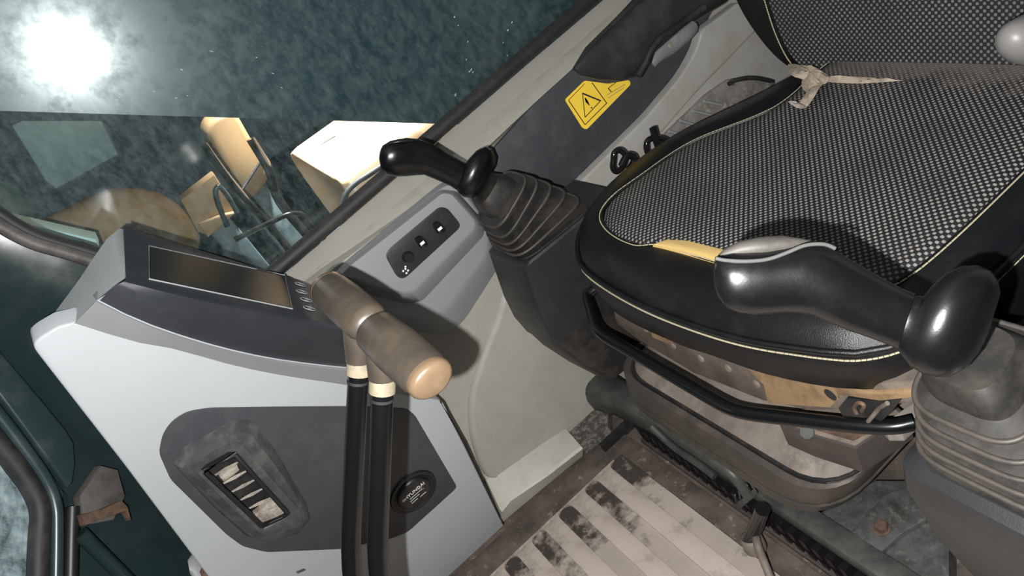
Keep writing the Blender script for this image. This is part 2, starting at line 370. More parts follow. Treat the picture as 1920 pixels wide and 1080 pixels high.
# ledge along the floor
def lring(a, b, c):
    A, B, C_ = py(a, 1.036), pz(b, .030), pz(c, .0005)
    return [V3((A.x, 1.045, A.z)), A, A.lerp(B, .12) + V3((0, .003, -.004)), B + V3((0, .004, .0012)), B + V3((0, .0, -.003)), C_, V3((C_.x, 1.045, .0005))]
lg = loft('baseboard_right', [lring((908, 892), (940, 958), (937, 985)), lring((922, 882), (956, 938), (946, 976)), lring((1010, 823), (1028, 889), (1020, 914)), lring((1056, 797), (1092, 839), (1092, 855))], 'sill', None, angle=30)
setp(lg, 'beige moulded ledge where side wall meets the floor', 'baseboard', kind='structure')
cp = slab('carpet_strip', PX([(1052, 797), (1108, 748), (1140, 768), (1140, 800), (1090, 838)], lambda p: pz(p, 0.026)), (0, 0, -0.02), 'carpet'); setp(cp, 'worn grey felt pad between ledge and seat base', 'felt pad')
cq = box('carpet_edge', (0.250, 0.955, -0.004), (0.325, 0.964, 0.018), 'rubber'); setp(cq, 'black rubber strip below the worn felt pad', 'rubber strip')

ce = box('ceiling', (-0.75, -0.05, 1.60), (1.38, 1.13, 1.63), 'panel_grey'); setp(ce, 'grey cab ceiling above the seat', 'ceiling', kind='structure')
wb = box('wall_back', (1.35, -0.05, -0.04), (1.38, 1.13, 1.60), 'panel_grey'); setp(wb, 'grey rear wall of the cab behind the backrest', 'wall', kind='structure')
# sill (trim) between window seal and panels
S1 = [(380, 645), (560, 491), (742, 335), (1000, 111), (1131, 0), (1330, -170)]
S2 = [(390, 676), (569, 522), (782, 350), (1000, 153), (1176, 0), (1375, -170)]
S3 = [(470, 668), (650, 510), (827, 358), (1000, 195), (1205, 10), (1405, -165)]
def strip(name, A, B, ya, yb, m, th=0.012, parent=None):
    a = [py(p, ya) for p in A]; b = [py(p, yb) for p in B]
    rings = []
    for p, q in zip(a, b):
        d = V3((0, th, -th * 0.6)); rings.append([p, q, q + d, p + d])
    return finish(name, loft_bm(rings), m, parent, True, 25)
tr1 = strip('trim_1', S2, S3, 1.078, 1.030, 'sill'); setp(tr1, 'light beige window sill strip along the side window', 'window sill', kind='structure')
tr2 = strip('trim_2', S1, S2, 1.095, 1.078, 'beige_dark'); setp(tr2, 'grey beige bevel between window seal and sill strip', 'window trim', kind='structure')
# side window
wn = thing('window_1', 'large side window with black seal beyond the joystick', 'window', (0.5, 1.10, 0.6)); wn['kind'] = 'structure'
gp = slab('pane', [V3((-0.42, 1.104, 0.55)), V3((1.3, 1.104, 0.55)), V3((1.3, 1.104, 1.55)), V3((-0.42, 1.104, 1.55))], (0, 0.004, 0), 'glass_side', wn, smooth=False)
SL = [(-140, 260), (-60, 352), (0, 402), (60, 438), (110, 456), (180, 476), (300, 520), (380, 560)]
tube('seal', catmull(PX(SL, lambda p: py(p, 1.097)), 5), 0.0085, 'rubber', wn, 10)
SQ = [(p[0] - 8, p[1] - 14) for p in S1]
tube('seal', catmull(PX(SQ, lambda p: py(p, 1.094)), 4), 0.0115, 'rubber', wn, 10)
# dark film over the upper window
A = py((-60, 206), 1.112); B = py((812, 232), 1.112); dirv = (B - A).normalized()
P0 = A - dirv * 0.25; P1 = B + dirv * 0.9
fm = slab('window_film', [P0, P1, V3((1.28, 1.112, 0.6)) if False else P1 + V3((0.0, 0, 0.02)), V3((1.25, 1.112, 1.5)), V3((-0.42, 1.112, 1.5))], (0, 0.004, 0), 'film', None, smooth=False)
for k_ in range(26):   # bright reflection streaks on the film, painted as pale slabs
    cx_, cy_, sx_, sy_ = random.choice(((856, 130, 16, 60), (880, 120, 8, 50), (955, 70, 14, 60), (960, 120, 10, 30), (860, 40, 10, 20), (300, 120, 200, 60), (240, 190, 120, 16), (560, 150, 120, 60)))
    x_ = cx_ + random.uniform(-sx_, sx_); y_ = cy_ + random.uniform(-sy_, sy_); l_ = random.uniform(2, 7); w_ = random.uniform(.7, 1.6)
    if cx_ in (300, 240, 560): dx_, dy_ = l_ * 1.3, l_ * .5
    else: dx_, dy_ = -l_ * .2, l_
    slab('glint_streak', PX([(x_, y_), (x_ + dx_ * .5 - w_, y_ + dy_ * .5 + w_ * .3), (x_ + dx_, y_ + dy_), (x_ + dx_ * .5 + w_, y_ + dy_ * .5 - w_ * .3)], lambda p: py(p, 1.1115)), (0, .0005, 0), 'print_white', fm)
setp(fm, 'dark teal glossy film covering the upper side window', 'window film')

# front right corner of the cab: posts, frame tubes, lower front pane
wf = thing('wall_front', 'dark green painted front corner post of the cab', 'corner post', (-0.3, 1.08, 0.0)); wf['kind'] = 'structure'
slab('post_panel', PX([(-220, 300), (-60, 400), (0, 432), (90, 466), (170, 494), (330, 560), (600, 900), (420, 1150), (150, 900), (-150, 560)], lambda p: py(p, 1.085)), (0, 0.03, 0), 'green_black', wf, 0.003)
def band(name, pts, wpx, y, m):
    path = catmull(PX(pts, lambda p: py(p, y)), 5)
    return tube(name, path, wpx, m, wf, 10, flat=0.6)
tube('trim_strip', catmull(PX([(-60, 382), (0, 424), (60, 455), (120, 473), (180, 492), (260, 520)], lambda p: py(p, 1.082)), 5), 0.0085, 'seal_brown', wf, 10)
DG = ((1, -1, 0), -1.40)
dgp = lambda p: pn(p, *DG)
slab('post_face', PX([(-200, 330), (-40, 560), (100, 700), (250, 870), (400, 1060), (470, 1180), (120, 1180), (130, 930), (60, 840), (-200, 560)], lambda p: pn(p, (1, -1, 0), -1.42)), (-0.02, 0.02, 0), 'green_black', wf, 0.003)
slab('frame_plate', PX([(-160, 462), (0, 656), (70, 738), (125, 805), (140, 830), (143, 868), (138, 905), (128, 915), (70, 836), (0, 742), (-160, 540)], lambda p: pn(p, (1, -1, 0), -1.395)), (-.012, .012, 0), 'green_frame', wf, .004, 3)
slab('frame_lip', PX([(-160, 556), (0, 760), (70, 850), (122, 925), (118, 932), (60, 856), (0, 776), (-160, 570)], lambda p: pn(p, (1, -1, 0), -1.39)), (-.02, .02, 0), 'green_black', wf, .002)
tube('frame_rail', catmull(PX([(-120, 640), (-20, 758), (40, 835), (85, 900), (103, 945), (106, 1000), (103, 1170)], lambda p: pn(p, (1, -1, 0), -1.385)), 5), 0.0085, 'green_frame', wf, 10)
tube('pane_seal', catmull(PX([(-120, 690), (-20, 812), (30, 872), (62, 920), (76, 960), (73, 1020), (68, 1170)], lambda p: pn(p, (1, -1, 0), -1.39)), 5), 0.0125, 'rubber', wf, 10)
tube('inner_post', PX([(136, 950), (134, 1010), (130, 1180)], lambda p: pn(p, (1, -1, 0), -1.38)), 0.009, 'plastic_black', wf, 8)
tube('rust_edge', PX([(143, 948), (141, 1010), (137, 1180)], lambda p: pn(p, (1, -1, 0), -1.372)), 0.0022, 'rust', wf, 8)
box('front_panel', (-0.78, -0.05, -0.04), (-0.75, 1.13, 0.42), 'green_black', wf, .004)
box('side_sill', (-0.75, 1.09, -0.04), (0.0, 1.12, 0.34), 'green_black', wf, .004)
box('upper_post', (-0.46, 1.09, 0.86), (-0.40, 1.135, 1.60), 'green_black', wf, .008)
box('floor_lip', (-0.75, -0.05, -0.045), (1.35, 0.10, -0.008), 'tray_lip', wf, .004)
w2 = thing('window_2', 'pale dusty lower front pane at the cab corner', 'window', pn((20, 1000), *DG)); w2['kind'] = 'structure'
slab('pane', PX([(-260, 560), (-120, 720), (0, 872), (40, 925), (58, 950), (56, 1020), (48, 1180), (-260, 1180)], lambda p: pn(p, (1, -1, 0), -1.405)), (-0.003, 0.003, 0), 'glass_front', w2, smooth=False)
# rusty bracket on the corner post
br = thing('corner_bracket', 'rusty brown bracket at the foot of the corner post', 'bracket', pn((200, 930), (1, -1, 0), -1.36))
slab('plate', PX([(150, 930), (190, 872), (222, 880), (236, 930), (215, 975), (160, 985)], lambda p: pn(p, (1, -1, 0), -1.365)), (-0.01, 0.01, 0), 'seal_brown', br, 0.003)
slab('lip', PX([(152, 965), (190, 955), (228, 938), (240, 950), (246, 975), (236, 958), (195, 972), (160, 985)], lambda p: pn(p, (1, -1, 0), -1.355)), (-0.008, 0.008, 0), 'rust', br, 0.001)
tube('gusset', PX([(150, 1000), (200, 1050), (260, 1110)], lambda p: pn(p, (1, -1, 0), -1.37)), 0.010, 'green_black', br, 8)
bk = thing('hose_fitting', 'grey plug with rusty bolt under the console edge', 'hose fitting', pn((378, 1062), (1, -1, 0), -1.25))
loft('plug', sil([((352, 1052), (356, 1075)), ((362, 1040), (368, 1090)), ((376, 1038), (385, 1100)), ((392, 1052), (398, 1100))], 0, 0.9, 14, plane=((1, -1, 0), -1.25)), 'panel_grey', bk)
disc('bolt', pn((382, 1073), (1, -1, 0), -1.235), (0.7, -0.7, 0.2), 0.0075, 0.006, 'rust', bk, 6)

# =================================================================== SIDE WALL PANELS
dp = slab('storage_panel', rounded(PX([(880, 330), (1000, 197), (1205, 12), (1330, -100), (1405, -90), (1325, 40), (1308, 95), (1215, 212), (1080, 345), (1000, 440), (900, 420)], lambda p: py(p, 1.032)), [0, 0, 0, 0, 0, .02, .03, 0, 0, 0, 0]), (0, 0.006, 0), 'slate', None, 0.0015)
setp(dp, 'dark slate side panel carrying the yellow warning sticker', 'side panel')
gs = slab('seat_side_panel', rounded(PX([(990, 455), (1082, 348), (1215, 217), (1280, 140), (1308, 90), (1316, 56), (1386, 4), (1420, 40), (1470, 95), (1486, 135), (1484, 206), (1400, 262), (1250, 380), (1150, 480), (1090, 560)], lambda p: py(p, 1.012)), [0, 0, .01, .02, .02, .01, .005, 0, 0, .01, .01, 0, 0, 0, 0]), (0, 0.019, 0), 'grey_side', None, 0.004, 3)
setp(gs, 'pale grey moulded panel beside the seat cushion', 'side panel')
tube('groove', PX([(1236, 246), (1300, 172), (1420, 48)], lambda p: py(p, 1.0150)), 0.0055, 'beige_dark', gs, 8, flat=0.5)
# dusty vent plate next to the seat
vp = thing('vent_plate', 'dusty grey slotted plate wedged beside the seat back', 'vent plate', py((1350, 220), 0.98))
slab('plate', rounded(PX([(1232, 268), (1325, 178), (1365, 150), (1410, 141), (1452, 150), (1462, 190), (1380, 225), (1300, 262), (1250, 285)], lambda p: py(p, 1.004)), 0.006), (0, 0.008, 0), 'dusty_grey', vp, 0.002)
tube('arc_slot', catmull(PX([(1366, 158), (1380, 150), (1415, 146), (1450, 153)], lambda p: py(p, 1.001)), 4), 0.004, 'rubber', vp, 8)
for (a, b) in (((1320, 190), (1352, 197)), ((1300, 208), (1333, 216)), ((1275, 226), (1308, 236)), ((1370, 197), (1400, 200)), ((1254, 246), (1282, 254))):
    tube('bar', [py(a, 0.999), py(b, 0.999)], 0.0028, 'panel_grey', vp, 8)
for q in ((1372, 155), (1447, 157)):
    disc('screw', py(q, 1.001), (0, -1, 0), 0.005, 0.003, 'galv', vp, 12)
pr = slab('dusty_ledge', PX([(1190, 310), (1300, 262), (1470, 190), (1560, 150), (1560, 200), (1420, 240), (1280, 300), (1200, 350)], lambda p: py(p, 0.97)), (0, 0.03, -0.01), 'dusty_grey', None, 0.003); setp(pr, 'dust covered ledge behind the right edge of the cushion', 'ledge')

# moulded grab handle with latch lever
gh = thing('latch_unit', 'black moulded latch unit with grey lever above the warning sticker', 'latch', py((1150, 90), 1.0))
hp = [((1076, 128), (1090, 142)), ((1092, 105), (1120, 150)), ((1125, 72), (1160, 152)), ((1160, 40), (1196, 143)), ((1195, 8), (1225, 112)), ((1230, -28), (1252, 78)), ((1275, -70), (1300, 42)), ((1330, -110), (1355, 8)), ((1380, -150), (1400, -40))]
loft('body', sil(hp, 0.985, 0.42, 24, 2.6), 'handle_worn', gh)
loft('bevel_strip', sil([((1074, 128), (1082, 135)), ((1100, 88), (1124, 98)), ((1160, 28), (1178, 50)), ((1215, -30), (1238, -10)), ((1290, -100), (1310, -80))], 1.0, 0.8, 10, 2.5), 'handle_worn', gh)
tube('strap', catmull(PX([(1196, 142), (1210, 118), (1222, 92), (1240, 70), (1270, 50), (1320, 14)], lambda p: py(p, 0.965)), 5), 0.0065, 'rubber', gh, 8)
loft('latch_lever', sil([((1222, 118), (1228, 126)), ((1228, 98), (1238, 116)), ((1250, 78), (1262, 102)), ((1280, 52), (1292, 78)), ((1296, 38), (1306, 62)), ((1302, 40), (1308, 54))], 0.968, 0.5, 14), 'lever_grey', gh)
disc('mark', py((1256, 86), 0.958), (0.1, -1, 0.2), 0.004, 0.001, 'cream', gh, 12)

# yellow warning sticker
st = thing('warning_sticker', 'yellow warning sticker with black triangle on slate panel', 'sticker', py((1110, 190), 1.03))
s3 = lambda p, e=0.0: py(p, 1.0312 - e)
slab('label_face', rounded(PX([(1059, 187), (1096, 151), (1140, 157), (1180, 150), (1183, 158), (1100, 243), (1092, 240)], lambda p: s3(p, 0.0)), 0.004), (0, 0.0006, 0), 'sticker', st)
def ink(a, b, r=0.0007, m='ink', nm='line'): tube(nm, [s3(a, 0.0008), s3(b, 0.0008)], r, m, st, 6)
bl = [(1066, 187), (1098, 157), (1110, 159)]
ink((1066, 188), (1097, 234)); ink((1097, 234), (1137, 194)); ink((1110, 155), (1138, 194)); ink((1066, 188), (1096, 157), 0.0005)
ink((1092, 175), (1126, 189), 0.0013); ink((1126, 189), (1097, 220), 0.0007); ink((1092, 175), (1097, 220), 0.0007)
loft('exclamation', [[s3(c, 0.0008) + V3((math.cos(t) * r, -0.0003 * 0, math.sin(t) * r)) for t in [k * math.pi / 4 for k in range(8)]] for c, r in (((1097, 184), 0.0010), ((1100, 190), 0.0022), ((1105, 197), 0.0008))], 'ink', st)
disc('exclamation_dot', s3((1109, 202), 0.0004), (0, -1, 0), 0.0014, 0.0005, 'ink', st, 10)
ink((1140, 166), (1158, 152), 0.0006); ink((1138, 178), (1172, 158), 0.0005, 'cream'); ink((1140, 184), (1170, 164), 0.0005, 'cream'); ink((1141, 166), (1146, 172), 0.0008)

# switch console
sc_ = thing('switch_console', 'grey moulded switch panel housing on the side wall', 'switch panel', py((790, 480), 1.03))
G1 = [(600, 545), (655, 492), (838, 345), (862, 352), (912, 425), (912, 470), (840, 570), (812, 590), (770, 588), (700, 585)]
G2 = [(595, 545), (650, 488), (835, 338), (872, 343), (932, 425), (940, 492), (870, 602), (838, 628), (780, 622), (690, 608)]
F1 = [(640, 515), (655, 500), (830, 362), (846, 364), (889, 415), (887, 428), (776, 543), (760, 546), (690, 530)]
F2 = [(632, 512), (652, 494), (826, 355), (857, 358), (910, 418), (907, 442), (792, 564), (765, 570), (690, 552)]
def tier(name, a, b, ya, yb, r, par):
    A = rounded(PX(a, lambda p: py(p, ya)), r); B = rounded(PX(b, lambda p: py(p, yb)), r); A2 = rounded(PX([((p[0] * 3 + q[0]) / 4, (p[1] * 3 + q[1]) / 4) for p, q in zip(a, b)], lambda p: py(p, ya + (yb - ya) * .08)), r)
    return loft(name, [[p + V3((0, .004, 0)) for p in B], B, A2, A], 'panel_grey', par, angle=40)
tier('housing', G1, G2, 1.003, 1.039, .015, sc_)
tier('face_plate', F1, F2, 0.965, 1.0028, .006, sc_)
ins = slab('switch_plate', rounded(PX([(723, 480), (730, 467), (824, 388), (839, 390), (863, 419), (862, 428), (761, 521), (752, 523), (743, 517)], lambda p: py(p, 0.9635)), .006), (0, 0.003, 0), 'console_dark', sc_, 0.001)
for q in ((825, 429), (792, 456)):
    s_ = slab('rocker_switch', rounded(PX([(q[0] - 13, q[1] - 7), (q[0] - 2, q[1] - 14), (q[0] + 11, q[1]), (q[0] + 10, q[1] + 6), (q[0] - 1, q[1] + 12)], lambda p: py(p, 0.957)), .003), (0, 0.007, 0), 'gloss_black', sc_, 0.0015)
    slab('symbol', PX([(q[0] - 5, q[1] + 1), (q[0] + 2, q[1] - 5), (q[0] + 5, q[1] - 1), (q[0] - 2, q[1] + 5)], lambda p: py(p, 0.9564)), (0, 0.0008, 0), 'print_white', s_)
disc('knob', py((764, 481), 0.9635), (0, -1, 0), 0.0085, 0.009, 'plastic_black', sc_, 20, 0.0075)
for q in ((756, 508), (760, 504), (762, 512), (765, 507), (760, 500)):
    disc('symbol_mark', py(q, 0.9632), (0, -1, 0), 0.0016, 0.0006, 'print_white', sc_, 6)

# =================================================================== MONITOR CONSOLE
mc = thing('monitor_console', 'light grey front console carrying the display monitor', 'console', (-0.05, 0.95, 0.0))
PWn, PWc = (0, 1, 0.233), 1.0
pw = lambda p, e=0.0: pn(p, PWn, PWc - e)
NIN = V3((0, 1, 0.233)).normalized()
MN, Mc = (0.807, 0, 0.59), 0.3647
mo = lambda p, e=0.0: pn(p, MN, Mc + e)
wp = [(60, 650), (72, 634), (110, 612), (150, 602), (300, 640), (430, 680), (560, 708), (660, 720), (830, 752), (945, 985), (820, 1110), (740, 1190), (470, 1190), (392, 1084), (230, 868)]
slab('side_cover', rounded(PX(wp, pw), [.01, .02, 0, 0, 0, 0, 0, 0, .01, 0, 0, 0, 0, 0, 0]), NIN * 0.03, 'panel_white', mc, 0.006, 3)
tube('seam', PX([(838, 938), (892, 885)], lambda p: pw(p, 0.0002)), 0.0009, 'beige_dark', mc, 6)
tube('seam', PX([(824, 752), (870, 830), (945, 985)], lambda p: pw(p, -0.002)), 0.0022, 'rubber', mc, 6)
# monitor housing built from matching lines
def resamp(pts, n):
    P = catmull(pts, 8); d = [0]
    for a, b in zip(P, P[1:]): d.append(d[-1] + (b - a).length)
    out = []
    for k in range(n):
        s = d[-1] * k / (n - 1); i = 0
        while i < len(d) - 2 and d[i + 1] < s: i += 1
        t = (s - d[i]) / max(1e-9, d[i + 1] - d[i]); out.append(P[i].lerp(P[i + 1], t))
    return out
NS = 14
Lfar = resamp(PX([(231, 424), (400, 477), (590, 537), (700, 572)], mo), NS)
Lrid = resamp(PX([(236, 526), (330, 548), (440, 572), (600, 606), (720, 630)], mo), NS)
Lbnd = resamp(PX([(182, 562), (250, 596), (330, 626), (430, 655), (530, 675), (650, 689), (760, 695)], lambda p: pn(p, (0, 1, 0.233), 0.992)), NS)
Lbnd2 = resamp(PX([(180, 565), (249, 599), (329, 630), (429, 659), (529, 680), (650, 695), (760, 702)], lambda p: pn(p, (0, 1, 0.233), 0.988)), NS)
Lpan = resamp(PX([(140, 606), (250, 640), (330, 655), (430, 683), (530, 704), (650, 722), (760, 742)], lambda p: pn(p, (0, 1, 0.233), 1.0)), NS)
back = [p + V3((-0.05, 0.0, -0.06)) for p in Lfar]
rings = [back, Lfar, [a.lerp(b, 0.96) for a, b in zip(Lfar, Lrid)], [a.lerp(b, 0.06) for a, b in zip(Lrid, Lbnd)], [a.lerp(b, 0.4) + V3((0.003, -0.004, 0.003)) for a, b in zip(Lrid, Lbnd)], Lbnd]
bez = loft('monitor_bezel', [[r[k] for r in rings] for k in range(NS)], 'bezel', mc, angle=40)
loft('grey_band', [[a, b, c, c + V3((0, .03, 0)), a + V3((0, 0.03, 0))] for a, b, c in zip(Lbnd, Lbnd2, Lpan)], 'panel_grey', mc, angle=40)
tube('edge_strip', [p + V3((0, -.001, 0)) for p in Lbnd], 0.0011, 'panel_white', mc, 6)
# front end of the housing (towards the windscreen)
fe = [Lfar[0] + V3((-0.006, 0.002, 0)), Lrid[0] + V3((-0.004, -0.002, 0.0)), Lbnd[0] + V3((-0.002, -0.001, 0)), Lpan[0], pw((72, 646), -.001)]
bk_ = [pn(q, (0, 1, 0.1), c_) for q, c_ in (((200, 448), 1.08), ((172, 488), 1.075), ((150, 522), 1.05), ((104, 584), 0.99), ((62, 636), 0.925))]
loft('end_cover', [[a, b, b + V3((0, 0.02, -0.03)), a + V3((0.02, 0.02, -0.03))] for a, b in zip(fe, bk_)], 'panel_white', mc, angle=60)
sf = slab('screen', PX([(281, 463), (532, 518), (546, 577), (282, 521)], lambda p: mo(p, 0.0012)), -V3(MN) * 0.003, 'screen', bez)
fr = [(279, 461), (534, 516), (548, 579), (280, 523)]
tube('screen_rim', PX(fr, lambda p: mo(p, 0.0006)), 0.0008, 'panel_grey', bez, 6, closed=True)
tube('top_slot', PX([(262, 438), (400, 480), (545, 525)], lambda p: mo(p, 0.0)), 0.0035, 'rubber', bez, 8, flat=0.4)
for q in ((563, 533), (566, 547), (574, 562), (580, 578)):
    disc('button', mo(q, 0.0002), MN, 0.0075, 0.0014, 'plastic_black', bez, 18)
    tube('button_ring', [mo(q, 0.0016) + (V3((0, 1, 0)) * math.cos(t) + V3((.59, 0, -.807)) * math.sin(t)) * 0.0075 for t in [k * math.pi / 8 for k in range(16)]], 0.0006, 'panel_grey', bez, 6, closed=True)
    s_ = mo(q, 0.0018)
    slab('button_symbol', [s_ + V3((0, 1, 0)) * a + V3((.59, 0, -.807)) * b for a, b in ((-.003, -.002), (.003, -.002), (.003, .002), (0, .004), (-.003, .002))], V3(MN) * 0.0004, 'lever_grey', bez)
# slate inset with vent and socket
insp = [(298, 850), (305, 815), (322, 790), (350, 772), (392, 765), (520, 763), (660, 762), (762, 766), (778, 778), (858, 914), (765, 998), (735, 1010), (640, 1030), (500, 1036), (455, 1025), (425, 1003), (320, 900)]
it = slab('lower_panel', rounded(PX(insp, lambda p: pw(p, 0.0012)), .008, 3), NIN * 0.003, 'slate', mc, 0.001)
# vent hood
vc = lambda pts, e: PX(pts, lambda p: pw(p, e))
vo = [(322, 868), (345, 838), (440, 785), (478, 790), (520, 850), (575, 945), (582, 972), (560, 1000), (500, 1016), (462, 1005), (400, 950)]
vm = [(360, 880), (368, 866), (434, 826), (456, 829), (506, 886), (566, 955), (572, 970), (560, 986), (500, 1006), (486, 1001), (424, 946)]
vi = [(378, 880), (386, 872), (428, 848), (442, 847), (480, 890), (540, 955), (542, 966), (530, 974), (494, 990), (484, 986), (440, 940)]
vh = finish('vent_hood', loft_bm([vc(vo, 0.0014), [a.lerp(b, .5) - NIN * 0.004 for a, b in zip(vc(vo, 0.006), vc(vm, 0.02))], vc(vm, 0.021), [a.lerp(b, .25) for a, b in zip(vc(vm, 0.0245), vc(vi, 0.0245))], [a.lerp(b, .85) for a, b in zip(vc(vm, 0.0235), vc(vi, 0.0235))], vc(vi, 0.022), vc(vi, 0.004)], True, False), 'slate_vent', it, True, 35)
slab('vent_cavity', vc(vi, 0.0016), NIN * 0.001, 'rubber', it)
ir = [(383, 884), (440, 851), (540, 962), (490, 985)]
tube('vent_rim', vc(ir, 0.0212), 0.0036, 'plastic_black', it, 8, closed=True)
for k in range(6):
    t = (k + 0.75) / 6.6
    a = V3((383 + (490 - 383) * t, 884 + (985 - 884) * t, 0)); b = V3((440 + (540 - 440) * t, 851 + (962 - 851) * t, 0))
    a2 = a.lerp(b, 0.14); b2 = a.lerp(b, 0.90)
    A0, B0 = pw(a2, 0.019), pw(b2, 0.019); dn = V3((0.0, 0.010, -0.006))
    up = V3((0, 0, 1)) * 0.0012
    loft('louvre', [[A0 - up, A0 + up, A0 + dn + up, A0 + dn - up], [A0.lerp(B0, .5) - up * 2.2, A0.lerp(B0, .5) + up * 2.2, A0.lerp(B0, .5) + dn + up, A0.lerp(B0, .5) + dn - up], [B0 - up, B0 + up, B0 + dn + up, B0 + dn - up]], 'louvre', it)
lp = [pw((x, y), 0.0185 + random.uniform(-.003, .003)) for x, y in ((478, 968), (500, 948), (518, 940), (538, 958), (530, 972), (505, 982), (490, 986))]
slab('lint_clump', lp, NIN * 0.010, 'lint', it, 0.002)
lp = [pw((x, y), 0.0185 + random.uniform(-.003, .003)) for x, y in ((414, 898), (424, 885), (446, 874), (450, 882), (438, 892), (420, 905))]
slab('lint_clump', lp, NIN * 0.008, 'lint', it, 0.002)
# accessory socket cap
sc0 = pw((775, 922), 0.0014)
cap = thing  # (name reuse guard)
def ringp(rad, e): 
    u = V3((0, -0.227, 0.974)); s = V3((1, 0, 0)); c = sc0 - NIN * e
    return [c + s * math.cos(2 * math.pi * k / 32) * rad + u * math.sin(2 * math.pi * k / 32) * rad for k in range(32)]
sk = loft('socket_cap', [ringp(.040, 0), ringp(.039, .003), ringp(.035, .004), ringp(.0325, .002), ringp(.030, .002), ringp(.0285, .006), ringp(.0265, .0068)], 'plastic_black', it)
slab('cap_label', ringp(.0245, .0072), NIN * 0.0004, 'gloss_black', sk)
UP = V3((0, -0.227, 0.974))
text('lettering', 'HYUNDAI', sc0 - NIN * .0076 + UP * .0086 + V3((0.0025, 0, 0)), (1, 0, 0), UP, 0.0086, 'print_white', sk)
disc('emblem', sc0 - NIN * .0074 + UP * .0086 + V3((-0.0185, 0, 0)), -NIN, 0.0025, 0.0005, 'print_white', sk, 14)
for yy, a, b in ((.0007, -.011, .013), (-.0045, -.013, .005), (-.010, -.013, -.001), (-.0112, .003, .0145)):
    tube('fine_print', [sc0 - NIN * .0073 + UP * yy + V3((a, 0, 0)), sc0 - NIN * .0073 + UP * yy + V3((b, 0, 0))], 0.0008, 'lever_grey', sk, 6)
tube('fine_print', [sc0 - NIN * .0073 + UP * q[1] + V3((q[0], 0, 0)) for q in ((.0105, .0048), (.014, .0028), (.0115, -.0005), (.016, -.002))], 0.0008, 'lever_grey', sk, 6)
# small scuffs on the lower panel
slab('scuff_mark', PX([(555, 1072), (570, 1066), (574, 1069), (558, 1076)], lambda p: pw(p, 0.0005)), NIN * 0.0004, 'seal_brown', mc)

# =================================================================== JOYSTICKS AND THEIR CONSOLES
ZB = 0.455
def superring(c, ax, ay, n=40, pw_=4.0, nx=V3((1, 0, 0)), ny=V3((0, 1, 0))):
    out = []
    for k in range(n):
        t = 2 * math.pi * k / n; ct, st = math.cos(t), math.sin(t)
        out.append(c + nx * math.copysign(abs(ct) ** (2 / pw_), ct) * ax + ny * math.copysign(abs(st) ** (2 / pw_), st) * ay)
    return out
def boot(name, base, top, ax, ay, tx, nrib, parent, m='boot', dp=1.0):
    base = V3(base); top = V3(top); axis = top - base; rings = []
    nxv = V3((1, 0, 0)); nxv = (nxv - axis.normalized() * nxv.dot(axis.normalized())).normalized(); nyv = V3((0, 1, 0))
    def ring(t, s, add=0):
        q = min(1, max(0, t - .05) / 0.5); nx_ = V3((1, 0, 0)).lerp(nxv, q).normalized()
        k = 1 - t; return superring(base + axis * t, tx + (ax - tx) * k ** 0.9 + add, tx + (ay - tx) * k ** 0.9 + add, 48, 5.0 - 1.8 * t, nx_, nyv)
    rings.append(ring(0, 1, 0.004)); rings.append(ring(0.02, 1, 0.004))
    for i in range(nrib):
        t0 = 0.02 + 0.72 * i / nrib; d = 0.72 / nrib
        rings += [ring(t0 + d * .04, 1, -0.005 * dp), ring(t0 + d * .25, 1, -0.009 * dp), ring(t0 + d * .42, 1, -0.008 * dp), ring(t0 + d * .50, 1, 0.002 * dp), ring(t0 + d * .64, 1, 0.0055 * dp), ring(t0 + d * .86, 1, 0.0050 * dp), ring(t0 + d * .97, 1, 0.001 * dp)]
    rings += [ring(.76, 1, -0.003), ring(.86, 1, 0.0), ring(1.0, 1, 0.0)]
    o = loft(name, rings, m, parent, angle=30)
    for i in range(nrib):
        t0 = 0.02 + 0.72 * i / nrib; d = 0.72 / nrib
        tube('rib_edge', ring(t0 + d * .80, 1, 0.0058 * dp), 0.0022, 'boot_pale', o, 8, closed=True)  # rib lips in a paler tan than the boot
    return o
# --- far (right hand) side
Yj = 0.931
cb = thing('joystick_console', 'dark plastic joystick pedestal between seat and side wall', 'console', (0.34, 0.94, 0.2))
def prof(q, r=.012): return rounded(q, r, 3)
def cring(fl, fr, yl, yr_, lx=.17, z=None):
    a = pz(fl, z) if z else py(fl, yl); b = pz(fr, z) if z else py(fr, yr_)
    return [a, b, V3((a.x + lx, b.y, b.z)), V3((a.x + lx, a.y, a.z))]
lev = [[p + V3((0, 0, 0)) for p in cring((990, 492), (921, 462), 0, 0, .17, ZB)], cring((985, 503), (914, 472), .874, .990, .175),
       cring((1006, 570), (943, 556), .876, .994, .19), cring((1026, 618), (962, 594), .878, .994, .20), cring((1040, 650), (985, 620), .88, .99, .205)]
loft('housing', [prof(q, .007) for q in lev], 'console_dark', cb, angle=28)
lev2 = [cring((1042, 648), (988, 621), .882, .988, .20), cring((1062, 662), (1012, 644), .884, .982, .19), cring((1100, 690), (1062, 676), .886, .972, .17), cring((1150, 712), (1120, 707), .886, .95, .12)]
loft('lower_shroud', [prof(q, .014) for q in lev2], 'boot', cb, angle=40)
js = thing('joystick', 'black joystick in front of the slate side panel', 'joystick', (0.335, Yj, ZB), 'control joysticks')
c2 = lambda q: ((q[0][0] / 2.25 + 500, q[0][1] / 2.25), (q[1][0] / 2.25 + 500, q[1][1] / 2.25)) + tuple(q[2:])
g1 = [((476, 640), (474, 672)), ((488, 614), (482, 712)), ((520, 594), (508, 738)), ((560, 585), (545, 745)), ((610, 585), (590, 744)), ((650, 590), (625, 740)), ((700, 607), (665, 738)), ((760, 643), (715, 758)), ((820, 676), (775, 785)), ((845, 688), (800, 802))]
Yg = Yj - 0.004
